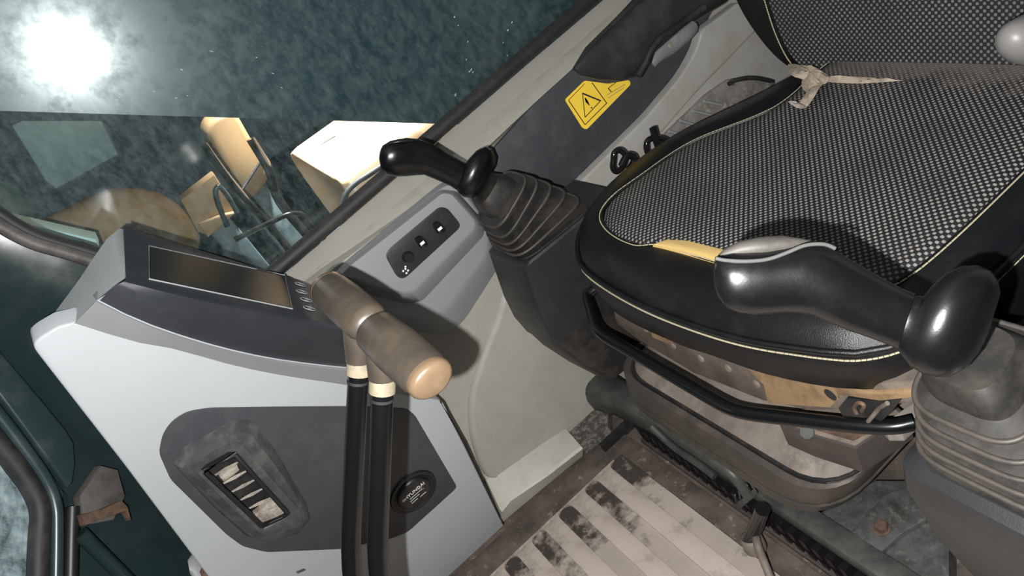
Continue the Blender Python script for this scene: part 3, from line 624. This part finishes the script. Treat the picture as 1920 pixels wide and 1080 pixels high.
boot('boot', (0.345, Yj, ZB + .001), py((908, 352), Yj), 0.064, 0.050, 0.024, 5, js)
loft('grip', sil([c2(q) for q in g1], Yg, 0.9, 24, 2.2, view=True), 'plastic_worn', js)
loft('hand_rest', sil([c2(q) for q in [((835, 690), (800, 800), .7), ((850, 672), (812, 818), .75), ((885, 635), (832, 832), .8), ((925, 618), (862, 836), .8), ((952, 630), (890, 826), .8), ((968, 668), (912, 795), .75), ((962, 705), (928, 760), .7), ((952, 722), (938, 745), .5)]], Yg, 0.8, 28, 2.2, view=True), 'plastic_worn', js)
loft('thumb_panel', sil([c2(q) for q in [((492, 612), (490, 622)), ((530, 592), (520, 612)), ((590, 581), (580, 606)), ((640, 586), (632, 600)), ((668, 598), (664, 604))]], Yg, 4.5, 14, view=True), 'plastic_black', js)
# --- near (left hand) side
Yn = 0.27
nb = thing('joystick_console', 'grey black joystick pedestal nearest the camera', 'console', (0.36, 0.23, 0.1))
nl = [[V3((x, y1, z)), V3((x, .11, z)), V3((.58, .11, z)), V3((.58, y1, z))] for x, y1, z in ((.272, .290, ZB), (.264, .298, ZB - .006), (.262, .300, ZB - .03), (.280, .300, .33), (.315, .29, .20))]
loft('housing', [prof(q, .02) for q in nl], 'console_dark', nb, angle=30)
jn = thing('joystick', 'large black joystick nearest the camera over the cushion edge', 'joystick', (0.36, Yn, ZB), 'control joysticks')
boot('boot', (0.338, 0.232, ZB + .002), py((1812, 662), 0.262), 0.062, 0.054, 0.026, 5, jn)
_ref = py((1600, 550), Yn); _vn = ((_ref - CAMP).normalized() * .62 + V3((0, 1, 0)) * .38).normalized(); NPL = (tuple(_vn), _vn.dot(_ref))
c3 = lambda q: ((q[0][0] / 2.4 + 1320, q[0][1] / 2.4 + 400), (q[1][0] / 2.4 + 1320, q[1][1] / 2.4 + 400)) + tuple(q[2:])
g2 = [((42, 240), (44, 320)), ((50, 205), (62, 375)), ((80, 185), (100, 425)), ((130, 172), (160, 448)), ((200, 168), (225, 456)), ((290, 163), (300, 452)), ((380, 148), (372, 446)), ((450, 138), (430, 448)), ((530, 142), (490, 458)), ((600, 172), (560, 490)), ((700, 232), (650, 528)), ((800, 290), (745, 560)), ((890, 338), (830, 592)), ((950, 362), (872, 612))]
loft('grip', sil([c3(q) for q in g2], Yn, 0.95, 28, 2.2, plane=NPL, view=True), 'plastic_worn', jn)
loft('hand_rest', sil([c3(q) for q in [((940, 372), (860, 600), .7), ((985, 372), (890, 640), .72), ((1030, 322), (930, 690), .75), ((1090, 268), (985, 722), .78), ((1160, 238), (1045, 737), .8), ((1230, 233), (1105, 736), .8), ((1290, 258), (1175, 700), .8), ((1325, 305), (1235, 630), .75), ((1335, 360), (1280, 540), .7), ((1322, 400), (1290, 500), .4)]], Yn, 0.8, 30, 2.2, plane=NPL, view=True), 'plastic_worn', jn)
loft('thumb_panel', sil([c3(q) for q in [((52, 200), (50, 212)), ((90, 160), (95, 208)), ((160, 125), (170, 205)), ((250, 105), (270, 200)), ((350, 98), (370, 185)), ((440, 112), (450, 160)), ((520, 130), (520, 150))]], Yn, 1.6, 16, plane=NPL, view=True), 'thumb_dust', jn)
tube('metal_strip', catmull(PX([(1341, 484), (1360, 488), (1400, 490), (1440, 486), (1475, 474), (1510, 460), (1545, 458), (1566, 466)], lambda p: pn(p, *NPL) - (pn(p, *NPL) - CAMP).normalized() * .021), 4), .0012, 'strip_metal', jn, 8)
loft('thumb_button', sil([c3(q) for q in [((205, 135), (210, 155)), ((230, 118), (240, 150)), ((270, 118), (278, 150)), ((295, 132), (298, 146))]], Yn, 3.2, 12, plane=NPL, view=True), 'seal_brown', jn)

# =================================================================== TRAVEL LEVERS
def lever(lab, y0, y1, yr, rodpx, collar, z=0.694):
    t = thing('travel_lever', lab, 'lever', (-0.1, yr, 0.0), 'travel levers')
    X = lambda y: 0.034 + (y - 0.55) * -0.02
    n = 24; rings = []
    L_ = y1 - y0; r = 0.0165
    prof_ = [(0, .55), (0.03, .85), (0.08, 1.0), (0.5, 1.06), (0.88, 1.0), (0.96, .93), (1.0, .80)]
    for s, k in prof_:
        y = y0 + L_ * s
        rings.append([V3((X(y) + math.cos(a) * r * k * 1.12, y, z + math.sin(a) * r * k * 0.82)) for a in [2 * math.pi * i / n for i in range(n)]])
    g = loft('handle', rings, 'tan_grip', t, angle=60)
    yc = y1; sgn = 1 if y1 > y0 else -1
    loft('end_cap', [[V3((X(yc) + math.cos(a) * r * k * 1.12, yc + sgn * e_, z + math.sin(a) * r * k * 0.82)) for a in [2 * math.pi * i / n for i in range(n)]] for e_, k in ((-.004, .93), (0, .93), (.003, .86), (.0045, .72), (.005, .3))], 'tan_cap', t, angle=60)
    top = V3((X(yr), yr, z)); P = [py(q, yr) for q in rodpx]
    cpt = py(collar, yr); ax = (P[-1] - P[0]).normalized()
    tube('neck', [top, cpt - ax * .006], [0.014, 0.0115], 'tan_grip', t, 18)
    tube('collar', [cpt - ax * .006, cpt + ax * .006], 0.0108, 'cream', t, 18)
    e = P[-1]
    path = [cpt + ax * .005] + P + [e + ax * 0.12 + V3((0.02, 0, -0.02)), V3((e.x - 0.10, yr, 0.02))]
    tube('rod', bendpath(path, 0.05), 0.0092, 'steel_black', t, 16)
    k = P[0]; tube('groove_ring', [k - ax * .0012, k + ax * .0012], 0.0096, 'rubber', t, 16)
    # small pedal plate at the foot, below the frame
    box('pedal', (e.x - 0.16, yr - 0.024, 0.004), (e.x - 0.04, yr + 0.024, 0.02), 'rubber', t, 0.004)
    return t
lever('black travel lever with tan grip toward the monitor', 0.553, 0.675, 0.585, [(671, 715), (664, 860), (655, 1080)], (673, 689))
lever('black travel lever with tan grip and pale end cap nearest camera', 0.547, 0.432, 0.528, [(716, 748), (712, 880), (706, 1080)], (717, 722))

# =================================================================== SEAT
seat = thing('operator_seat', 'black vinyl operator seat with grey mesh insert on suspension base', 'seat', (0.5, 0.6, 0.0))
def polar(pts, c, n=72):
    """resample a closed outline by angle about c"""
    P = catmull(pts, 10, True); out = []
    ang = [(math.atan2(p.y - c.y, p.x - c.x), p) for p in P]
    for k in range(n):
        a = -math.pi + 2 * math.pi * k / n; best = None
        for i in range(len(ang)):
            a0, p0 = ang[i]; a1, p1 = ang[(i + 1) % len(ang)]
            d0 = (a0 - a + math.pi) % (2 * math.pi) - math.pi; d1 = (a1 - a + math.pi) % (2 * math.pi) - math.pi
            if d0 * d1 <= 0 and abs(d0 - d1) < 1.5:
                t = d0 / (d0 - d1) if d0 != d1 else 0; best = p0.lerp(p1, t); break
        out.append(best if best is not None else min(ang, key=lambda q: abs((q[0] - a + math.pi) % (2 * math.pi) - math.pi))[1])
    return out
CC = V3((0.52, 0.60, 0))
pipe = [(.74, .74), (.66, .792), (.55, .848), (.44, .858), (.362, .826), (.318, .784), (.294, .732), (.284, .615), (.292, .498), (.312, .418), (.339, .361), (.40, .335), (.55, .33), (.70, .34), (.78, .40), (.79, .58)]
mesh_o = [(.74, .69), (.62, .70), (.53, .765), (.444, .783), (.399, .787), (.365, .770), (.345, .726), (.340, .671), (.352, .640), (.356, .556), (.362, .47), (.377, .404), (.41, .372), (.56, .366), (.70, .37), (.76, .42), (.77, .56)]
low = [(.75, .74), (.66, .80), (.55, .855), (.44, .87), (.355, .855), (.318, .79), (.295, .709), (.296, .60), (.302, .55), (.312, .472), (.336, .397), (.374, .351), (.43, .33), (.56, .325), (.70, .335), (.78, .40), (.79, .58)]
def at(pts, z): return polar([V3((a, b, z)) for a, b in pts], CC)
def scl(ring, s, dz=0): return [V3((CC.x + (p.x - CC.x) * s, CC.y + (p.y - CC.y) * s, p.z + dz)) for p in ring]
rl, rp, rm = at(low, .41), at(pipe, .475), at(mesh_o, .50)
mid_ = [a.lerp(b, .5) for a, b in zip(rl, rp)]
cr = [scl(rl, .86), scl(rl, .97, -.002), rl, scl(mid_, 1.012), scl(rp, 1.0, -.004), scl(rp, .988, .0),
      [a.lerp(b, .18) + V3((0, 0, .010)) for a, b in zip(rp, rm)], [a.lerp(b, .55) + V3((0, 0, .009)) for a, b in zip(rp, rm)], [a.lerp(b, .9) + V3((0, 0, .004)) for a, b in zip(rp, rm)], scl(rm, 1.0, -.003), scl(rm, .95, -.006)]
cush = loft('cushion', cr, 'vinyl', seat, angle=60)
ins_r = [scl(rm, 1.0, -.004), scl(rm, .99, .0), scl(rm, .95, .004), scl(rm, .8, .006), scl(rm, .6, .005), scl(rm, .4, .003), scl(rm, .2, .002), scl(rm, .03, .002)]
loft('mesh_insert', ins_r, 'mesh_cushion', cush, angle=80)
tube('insert_piping', scl(rm, 1.004, .0005), 0.0022, 'vinyl', cush, 6, closed=True)
pp = scl(rp, 1.0, .001)
tube('piping', pp, 0.0032, 'vinyl', cush, 8, closed=True)
def stitches(ring, off, m, par, r=0.0009, frac=0.72):
    """a row of short stitches following a line: one joined part, far too small to pick apart"""
    bms = []
    P = catmull(ring, 3, True); P.append(P[0])
    for a, b in zip(P, P[1:]):
        k = max(1, int((b - a).length / 0.0042))
        for i in range(k):
            s = a.lerp(b, i / k); e = a.lerp(b, (i + frac) / k); bms.append(tube_bm([s + off, e + off], r, 5))
    o = finish('stitching', joined(bms), m, par); o['kind'] = 'stuff'; return o
stitches([scl(rp, .9995, -.0055)[k] + (rl[k] - rp[k]) * 0.03 for k in range(72)], V3((-0.0015, 0, 0)), 'stitch', cush, 0.0010, 0.88)
stitches(scl(rm, 1.014, .0012), V3((0, 0, .001)), 'stitch', cush, 0.0008, .85)
# exposed foam where the insert seam is torn
fo = PX([(1222, 457), (1250, 447), (1290, 449), (1360, 466), (1420, 484), (1420, 505), (1340, 486), (1275, 468)], lambda p: pz(p, 0.505))
slab('torn_foam', fo, (0, 0, -0.012), 'foam', cush, 0.003)
# backrest
bc = [(.74, .80), (.70, .815), (.62, .81), (.57, .795), (.52, .765), (.487, .735), (.474, .70), (.466, .60), (.464, .50), (.47, .42), (.50, .37), (.58, .34), (.74, .335), (.95, .36), (1.02, .45), (1.02, .70), (.95, .79)]
BCc = V3((0.74, 0.58, 0.74))
def bpt(y, z, e=0.0): return V3((0.733 + 0.22 * (z - .48) - e + 0.10 * max(0, abs(y - .58) - .12) * -1.0, y, z))
def bring(pts, s, e):
    P = catmull([V3((0, b, a)) for a, b in pts], 6, True)
    return [bpt(BCc.y + (p.y - BCc.y) * s, BCc.z + (p.z - BCc.z) * s, e) for p in P]
bo = [(.587, .852), (.54, .828), (.50, .795), (.478, .758), (.468, .70), (.462, .61), (.460, .50), (.466, .42), (.50, .355), (.60, .318), (.75, .31), (.95, .33), (1.04, .42), (1.06, .58), (1.04, .74), (.95, .85), (.75, .875), (.66, .87)]
bi = [(.587, .782), (.54, .770), (.505, .752), (.482, .722), (.474, .68), (.468, .61), (.466, .50), (.474, .43), (.51, .385), (.60, .365), (.75, .36), (.93, .38), (1.0, .45), (1.02, .58), (1.0, .72), (.93, .79), (.75, .80), (.66, .795)]
ro = lambda s, e: bring(bo, s, e)
br_ = loft('backrest', [ro(.9, -.10), ro(1.0, -.085), ro(1.01, -.03), ro(.985, .0), ro(.95, .011), ro(.85, .011), ro(.5, .011), ro(.05, .011)], 'vinyl', seat, angle=60)
loft('mesh_insert', [bring(bi, 1.0, .004), bring(bi, .99, .0155), bring(bi, .9, .017), bring(bi, .5, .017), bring(bi, .05, .017)], 'mesh_back', br_, angle=80)
stitches(bring(bi, 1.015, .0165), V3((0, 0, 0)), 'stitch', br_, 0.0009, .8)
# torn rag at the crease
rg = thing('torn_cloth', 'frayed cream cloth scrap stuck at the seat crease', 'cloth scrap', pz((1515, 170), 0.50))
def crump(name, outl, f, m, th):
    c = sum((f(p) for p in outl), V3((0, 0, 0))) / len(outl)
    P = catmull([f(p) + V3((random.uniform(-.004, .004), random.uniform(-.004, .004), random.uniform(-.003, .006))) for p in outl], 3, True)
    rings = [[c.lerp(p, s) + V3((0, 0, th * (1 - s ** 3) + random.uniform(-.0015, .0015) * (s < .95))) for p in P] for s in (1, .8, .55, .3, .08)]
    return finish(name, loft_bm(rings), m, rg, True, 30)
crump('scrap', [(1480, 124), (1498, 120), (1512, 127), (1530, 131), (1548, 143), (1562, 150), (1545, 160), (1530, 158), (1512, 150), (1490, 146)], lambda p: pz(p, 0.513), 'rag', 0.005)
crump('scrap', [(1512, 140), (1540, 142), (1545, 156), (1534, 170), (1522, 186), (1510, 204), (1504, 200), (1508, 178), (1500, 160)], lambda p: pz(p, 0.511), 'rag', 0.004)
crump('strand', [(1550, 145), (1620, 150), (1700, 153), (1696, 156), (1610, 155), (1550, 151)], lambda p: pz(p, 0.508), 'rag', 0.002)
crump('frayed_end', [(1484, 197), (1500, 192), (1512, 200), (1498, 207)], lambda p: pz(p, 0.515), 'lint', 0.004)
# adjuster bar
barp = [V3((0.385, 0.815, 0.385)), V3((0.325, 0.838, 0.372)), pz((1100, 552), 0.37), pz((1120, 622), .37), pz((1362, 764), .358), pz((1395, 775), .358), pz((1600, 798), .36), pz((1675, 801), .36), pz((1712, 792), .36)]
tube('adjuster_bar', bendpath(barp, 0.022, 5), 0.0078, 'steel_black', seat, 16)
# seat pan and slide
pan = slab('seat_pan', PX([(1150, 585), (1188, 590), (1300, 645), (1450, 695), (1600, 722), (1745, 712), (1745, 745), (1640, 770), (1520, 770), (1430, 752), (1300, 700), (1200, 640), (1155, 608)], lambda p: px(p, 0.345)), (0.03, 0, -0.002), 'rust_plate', seat, 0.003)
slab('rusty_patch', PX([(1400, 690), (1450, 704), (1570, 728), (1572, 748), (1556, 764), (1440, 756), (1432, 722)], lambda p: px(p, 0.3435)), (0.003, 0, 0), 'rust_orange', pan)
slab('rusty_patch', PX([(1222, 622), (1262, 640), (1260, 648), (1222, 632)], lambda p: px(p, 0.3435)), (0.003, 0, 0), 'rust_orange', pan)
slab('rusty_edge', PX([(1560, 724), (1640, 736), (1740, 728), (1742, 742), (1650, 752), (1570, 740)], lambda p: px(p, 0.342)), (0.006, 0, 0), 'rust_orange', pan, 0.001)
disc('hole', px((1557, 740), 0.3432), (-1, 0, 0.0), 0.0072, 0.0006, 'ink', pan, 20)
for q in ((1314, 672), (1365, 690), (1418, 720), (1262, 648), (1210, 616)):
    disc('rivet', px(q, 0.3445), (-1, 0, 0.2), 0.0065, 0.0025, 'rust_plate', pan, 14, 0.004)
cav = slab('slide_cavity', PX([(1572, 765), (1588, 746), (1640, 752), (1690, 748), (1672, 772), (1650, 792), (1580, 780)], lambda p: px(p, 0.342)), (0.004, 0, 0), 'ink', pan)
tube('spring_hook', catmull(PX([(1606, 775), (1602, 764), (1610, 755), (1620, 760), (1616, 770)], lambda p: px(p, 0.335)), 4), 0.0022, 'rust', pan, 8)
tube('slide_rod', PX([(1628, 790), (1650, 764), (1664, 756)], lambda p: px(p, 0.335)), 0.0022, 'rust_plate', pan, 8)
box('latch_block', (.335, .765, .372), (.352, .795, .398), 'ink', pan, .002)
# front flange of seat frame (light worn beam under the bar)
slab('slide_rail', PX([(1650, 796), (1718, 748), (1740, 752), (1738, 766), (1690, 808), (1662, 808)], lambda p: pz(p, .335)), (0, 0, -.015), 'dusty_grey', seat, .003)
# suspension tray: dusty top, dark lip, skirt
def trayring(x0, x1, y0, y1, z, r): return rounded([V3((x0, y1, z)), V3((x0, y0, z)), V3((x1, y0, z)), V3((x1, y1, z))], r, 7)
tray = loft('suspension_cover', [trayring(.345, .80, .51, .80, .155, .06), trayring(.302, .82, .478, .838, .165, .075), trayring(.286, .82, .458, .848, .180, .08), trayring(.287, .82, .442, .846, .222, .08), trayring(.292, .82, .436, .842, .238, .072), trayring(.300, .82, .436, .836, .240, .07), trayring(.306, .82, .441, .831, .232, .068)], 'tray_lip', seat, angle=40)
loft('cover_top', [trayring(.304, .82, .440, .832, .232, .068), trayring(.312, .82, .446, .826, .240, .066), trayring(.36, .82, .47, .80, .262, .05), trayring(.40, .82, .50, .78, .285, .04)], 'tray', tray, angle=45)
tube('skirt_ridge', trayring(.2858, .82, .451, .8485, .197, .08), 0.002, 'tray_lip', tray, 6, closed=True)
tube('cover_groove', trayring(.3045, .815, .4405, .8315, .2385, .068), 0.0028, 'rubber', tray, 6, closed=True)
# open pocket at the left of the cover
slab('slide_box', PX([(1460, 792), (1512, 814), (1604, 842), (1700, 776), (1660, 742), (1540, 740)], lambda p: pz(p, .296)), (0, 0, -.04), 'tray_lip', tray, .002)  # dark material puts the shade of the box sides into its colour
slab('slide_plate', PX([(1470, 790), (1514, 809), (1603, 835), (1690, 776), (1655, 748), (1540, 748)], lambda p: pz(p, .2975)), (0, 0, -.002), 'rust_plate', tray, .0005)
slab('slide_slot', PX([(1530, 806), (1600, 826), (1640, 806), (1570, 792)], lambda p: pz(p, .2982)), (0, 0, -.0008), 'rust', tray)
disc('cover_bolt', pz((1514, 812), .2965), (-.3, -.3, 1), 0.008, .004, 'galv', tray, 14)
# pedestal under the cover
ped = box('pedestal', (0.365, 0.575, 0.0), (0.80, 0.855, 0.160), 'green_black', seat, 0.006)
loft('pedestal_arm', sil([((1094, 708), (1097, 728)), ((1104, 702), (1106, 744)), ((1130, 712), (1126, 756)), ((1170, 735), (1166, 768)), ((1230, 780), (1226, 802)), ((1300, 833), (1295, 848)), ((1400, 908), (1395, 918))], 0, .5, 18, 3.0, plane=((1, 0, 0), .328), dvec=(1, 0, 0)), 'green_dusty', seat)
# louvred front plate of the pedestal
lf = box('louvre_frame', (0.318, 0.36, 0.044), (0.350, 0.91, 0.066), 'green_dusty', seat, 0.004)
lf2 = box('louvre_sill', (0.304, 0.36, 0.0), (0.350, 0.915, 0.007), 'tray_lip', seat, 0.002)
nfin = 26
f0 = None
for i in range(nfin):
    y = 0.375 + i * (0.90 - 0.375) / (nfin - 1)
    if f0 is None:
        f0 = finish('fin', loft_bm([[V3((.308, y - .005, .006)), V3((.308, y + .005, .006)), V3((.345, y + .005, .006)), V3((.345, y - .005, .006))], [V3((.308, y + .005, .041)), V3((.308, y + .015, .041)), V3((.345, y + .015, .041)), V3((.345, y + .005, .041))]]), 'gloss_black', seat); y0f = y
    else:
        c = f0.copy(); COL.objects.link(c); c.parent = seat; c.location = (0, y - y0f, 0)
tube('cable', catmull(PX([(1222, 800), (1260, 835), (1310, 870), (1340, 893)], lambda p: px(p, 0.305)), 5), 0.006, 'green_dusty', seat, 10)
tube('cable', catmull(PX([(1205, 770), (1260, 808), (1330, 855), (1375, 890), (1400, 925)], lambda p: px(p, 0.300)), 5), 0.008, 'green_dusty', seat, 10)
# comb connector
cn = slab('connector', PX([(1376, 946), (1404, 926), (1410, 936), (1384, 958)], lambda p: px(p, 0.300)), (0.012, 0, 0), 'galv', seat, 0.001)
for q in ((1380, 940), (1388, 934), (1396, 928), (1403, 922)):
    tube('pin', PX([q, (q[0] - 2, q[1] - 12)], lambda p: px(p, 0.302)), 0.0016, 'galv', cn, 6)
# tilt lever in front of the pedestal
tl = thing('seat_lever', 'short lever with black rubber knob at foot of seat base', 'lever', pz((1440, 1080), 0.0))
tube('rod', catmull([pz((1455, 1110), 0.03), pz((1432, 1052), .055), pz((1420, 1020), .075), px((1416, 985), .285), px((1426, 950), .31)], 5), 0.0055, 'rust_plate', tl, 10)
kb = [px((1430, 955), .285), px((1418, 985), .275), px((1402, 1014), .262)]
tube('knob', catmull(kb, 4), 0.0098, 'gloss_black', tl, 16)
disc('knob_end', kb[-1], kb[-1] - kb[0], 0.0092, .002, 'plastic_black', tl, 16)
loft('boss', [[pz((1408, 1010), .055) + V3((math.cos(t) * r, math.sin(t) * r, z)) for t in [k * math.pi / 8 for k in range(16)]] for z, r in ((-.02, .016), (0.0, .015), (.006, .008))], 'rust_plate', tl)
# floor plate with bolt left of the pedestal
fp = thing('floor_bracket', 'galvanised floor plate with rusty bolt beside the pedestal', 'bracket', pz((1650, 985), 0.06))
slab('plate', rounded(PX([(1590, 1002), (1660, 925), (1720, 905), (1760, 960), (1690, 1000), (1645, 1042)], lambda p: pz(p, .065)), .006), (0, 0, -.008), 'galv', fp, .002)
slab('foot', PX([(1540, 960), (1640, 900), (1780, 900), (1780, 1140), (1700, 1140)], lambda p: pz(p, .055)), (0, 0, -.055), 'galv', fp, .002)
disc('washer', pz((1653, 992), .0655), (0, 0, 1), .011, .002, 'rust', fp, 18)
disc('bolt', pz((1653, 990), .067), (0, 0, 1), .0085, .008, 'rust', fp, 6)

# =================================================================== SMALL THINGS BY THE SEAT
def hook(lab, loop, blk, y):
    t = thing('tie_loop', lab, 'loop', py(loop[0], y), 'black loops beside the cushion')
    tube('loop', catmull(PX(loop, lambda p: py(p, y)), 4, True), 0.0046, 'gloss_black', t, 10, closed=True)
    tube('stem', catmull(PX(blk, lambda p: py(p, y - .006)), 4), 0.006, 'gloss_black', t, 10)
    return t
hook('glossy black loop hooked near the joystick end of cushion', [(1150, 300), (1152, 286), (1162, 282), (1172, 292), (1168, 312), (1156, 322), (1149, 314)], [(1165, 312), (1176, 292), (1190, 298), (1180, 318)], 0.94)
hook('glossy black loop with strap beside the dusty vent plate', [(1212, 268), (1222, 260), (1242, 260), (1252, 268), (1240, 284), (1216, 288)], [(1224, 240), (1230, 262), (1236, 280)], 0.935)
pk = thing('armrest', 'pale grey rounded armrest tip beside the backrest', 'armrest', py((1915, 80), 0.36))
loft('knob_body', sil([((1886, 70), (1886, 92)), ((1892, 52), (1893, 108)), ((1906, 38), (1908, 120)), ((1930, 26), (1934, 126)), ((1975, 10), (1985, 118)), ((2020, 0), (2030, 108))], 0.36, 0.95, 20), 'knob_pale', pk)

# =================================================================== OUTSIDE THE WINDOW
gd = box('ground', (-9, -5, -1.35), (9, 10, -1.25), 'ground'); setp(gd, 'dim teal grey ground outside the side window', 'ground', kind='structure')
dk = box('machine_deck', (-0.9, 1.2, -0.10), (2.0, 2.6, 0.18), 'deck', None, 0.01); setp(dk, 'dark machine deck outside the side window', 'machine deck')
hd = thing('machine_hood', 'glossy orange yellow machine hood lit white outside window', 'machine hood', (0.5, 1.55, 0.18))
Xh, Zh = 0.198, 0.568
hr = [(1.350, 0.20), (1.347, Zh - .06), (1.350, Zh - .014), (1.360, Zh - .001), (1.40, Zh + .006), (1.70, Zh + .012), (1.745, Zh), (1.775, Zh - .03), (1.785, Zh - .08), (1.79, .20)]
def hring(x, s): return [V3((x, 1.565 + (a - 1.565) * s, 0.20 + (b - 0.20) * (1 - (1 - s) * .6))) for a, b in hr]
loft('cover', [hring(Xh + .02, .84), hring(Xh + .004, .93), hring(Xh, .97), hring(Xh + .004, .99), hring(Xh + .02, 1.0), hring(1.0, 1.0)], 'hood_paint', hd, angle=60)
gpth = [(668, 470), (650, 430), (643, 395), (648, 365), (668, 343), (700, 322), (800, 256)]
tube('door_gap', catmull(PX(gpth, lambda p: py(p, 1.3435)), 5), 0.0055, 'rubber', hd, 8)
slab('side_door', catmull(PX([(690, 470), (668, 430), (660, 395), (664, 372), (680, 355), (710, 336), (800, 275), (900, 300), (850, 420)], lambda p: py(p, 1.3405)), 3, True), (0, .004, 0), 'orange_paint', hd, .002)
tube('crease_line', [V3((Xh + .05, 1.60, Zh + .010)), V3((Xh + .085, 1.585, Zh + .0105))], 0.0012, 'rubber', hd, 6)
bf = thing('boom_cylinder_guard', 'curved orange machine arm section outside, left of the hood', 'machine arm', (0, 1.6, 0.18))
loft('arched_cover', sil([((60, 418), (84, 470)), ((110, 398), (130, 500)), ((160, 372), (180, 530)), ((210, 355), (225, 545)), ((255, 353), (262, 550)), ((300, 362), (296, 550)), ((335, 384), (318, 545)), ((360, 412), (340, 540)), ((374, 440), (352, 530))], 1.62, 0.55, 24, 3.0), 'orange_paint', bf)
box('mount', (-.24, 1.60, .18), (-.10, 1.66, .62), 'deck', bf, .005)
op = thing('machine_bracket', 'small orange bracket plate joined to the curved machine arm', 'machine bracket', py((390, 390), 1.6))
slab('plate', PX([(338, 375), (402, 326), (445, 396), (420, 420), (388, 442), (370, 436)], lambda p: py(p, 1.53)), (0, .04, 0), 'orange_paint', op, .006)
slab('gusset', PX([(372, 420), (420, 402), (444, 398), (390, 446)], lambda p: py(p, 1.515)), (0, .015, 0), 'orange_paint', op, .003)
tube('pipe', catmull(PX([(426, 425), (410, 385), (404, 360), (412, 350), (430, 372), (445, 400)], lambda p: py(p, 1.49)), 5), .005, 'green_frame', op, 8)
oq = thing('machine_arm_end', 'upright orange machine arm plate below the film edge', 'machine arm', py((450, 320), 1.7))
slab('plate', rounded(PX([(384, 250), (396, 222), (440, 205), (470, 258), (506, 322), (500, 345), (472, 378), (450, 360), (410, 300)], lambda p: py(p, 1.70)), .02), (0, .10, 0), 'orange_paint', oq, .012, 3)
tube('seam', PX([(455, 355), (490, 300)], lambda p: py(p, 1.697)), .003, 'rubber', oq, 6)
_c = py((450, 350), 1.74); box('mount', (_c.x - .02, 1.72, .18), (_c.x + .05, 1.78, _c.z), 'deck', oq, .005)
_c = py((395, 410), 1.55); box('mount', (_c.x - .02, 1.535, .18), (_c.x + .03, 1.565, _c.z), 'deck', op, .005)
for k, (pts, yy, r, m, lab) in enumerate((
    ([(382, 270), (440, 350), (520, 440), (570, 500)], 1.5, .008, 'gloss_black', 'dark hose running under the upright orange arm plate'),
    ([(470, 260), (505, 320), (540, 400)], 1.62, .010, 'gloss_black', 'thick dark hose left of the bright hood'),
    ([(440, 450), (500, 420), (560, 400), (600, 440)], 1.45, .005, 'gloss_black', 'thin black hose in front of the bright hood'))):
    hp_ = PX(pts, lambda p: py(p, yy)); hp_.append(V3((hp_[-1].x + .03, yy, .182)))
    o = tube('hydraulic_hose', catmull(hp_, 6), r, m, None, 10); setp(o, lab, 'hose', 'hydraulic hoses outside')
tp = slab('lit_ground_patch', PX([(20, 235), (40, 225), (190, 225), (222, 290), (105, 355), (85, 340)], lambda p: py(p, 3.2)), (0, .2, -.05), 'pale_teal', None, .01); setp(tp, 'pale teal slab painting lit ground far outside, upper left', 'painted lit ground')  # stands in for lit ground, its brightness put into the slab colour
tq = slab('lit_ground_patch', PX([(-60, 320), (0, 340), (50, 400), (30, 430), (-60, 400)], lambda p: py(p, 3.0)), (0, .2, -.05), 'pale_teal', None, .01); setp(tq, 'pale teal slab painting lit ground at the left picture edge', 'painted lit ground')  # second patch of ground light painted as a pale slab
rl_ = slab('machine_rail', PX([(0, 408), (180, 448), (186, 462), (0, 424)], lambda p: py(p, 1.3)), (0, .05, 0), 'pale_teal', None, .004); setp(rl_, 'thin pale rail just outside the window corner', 'rail')
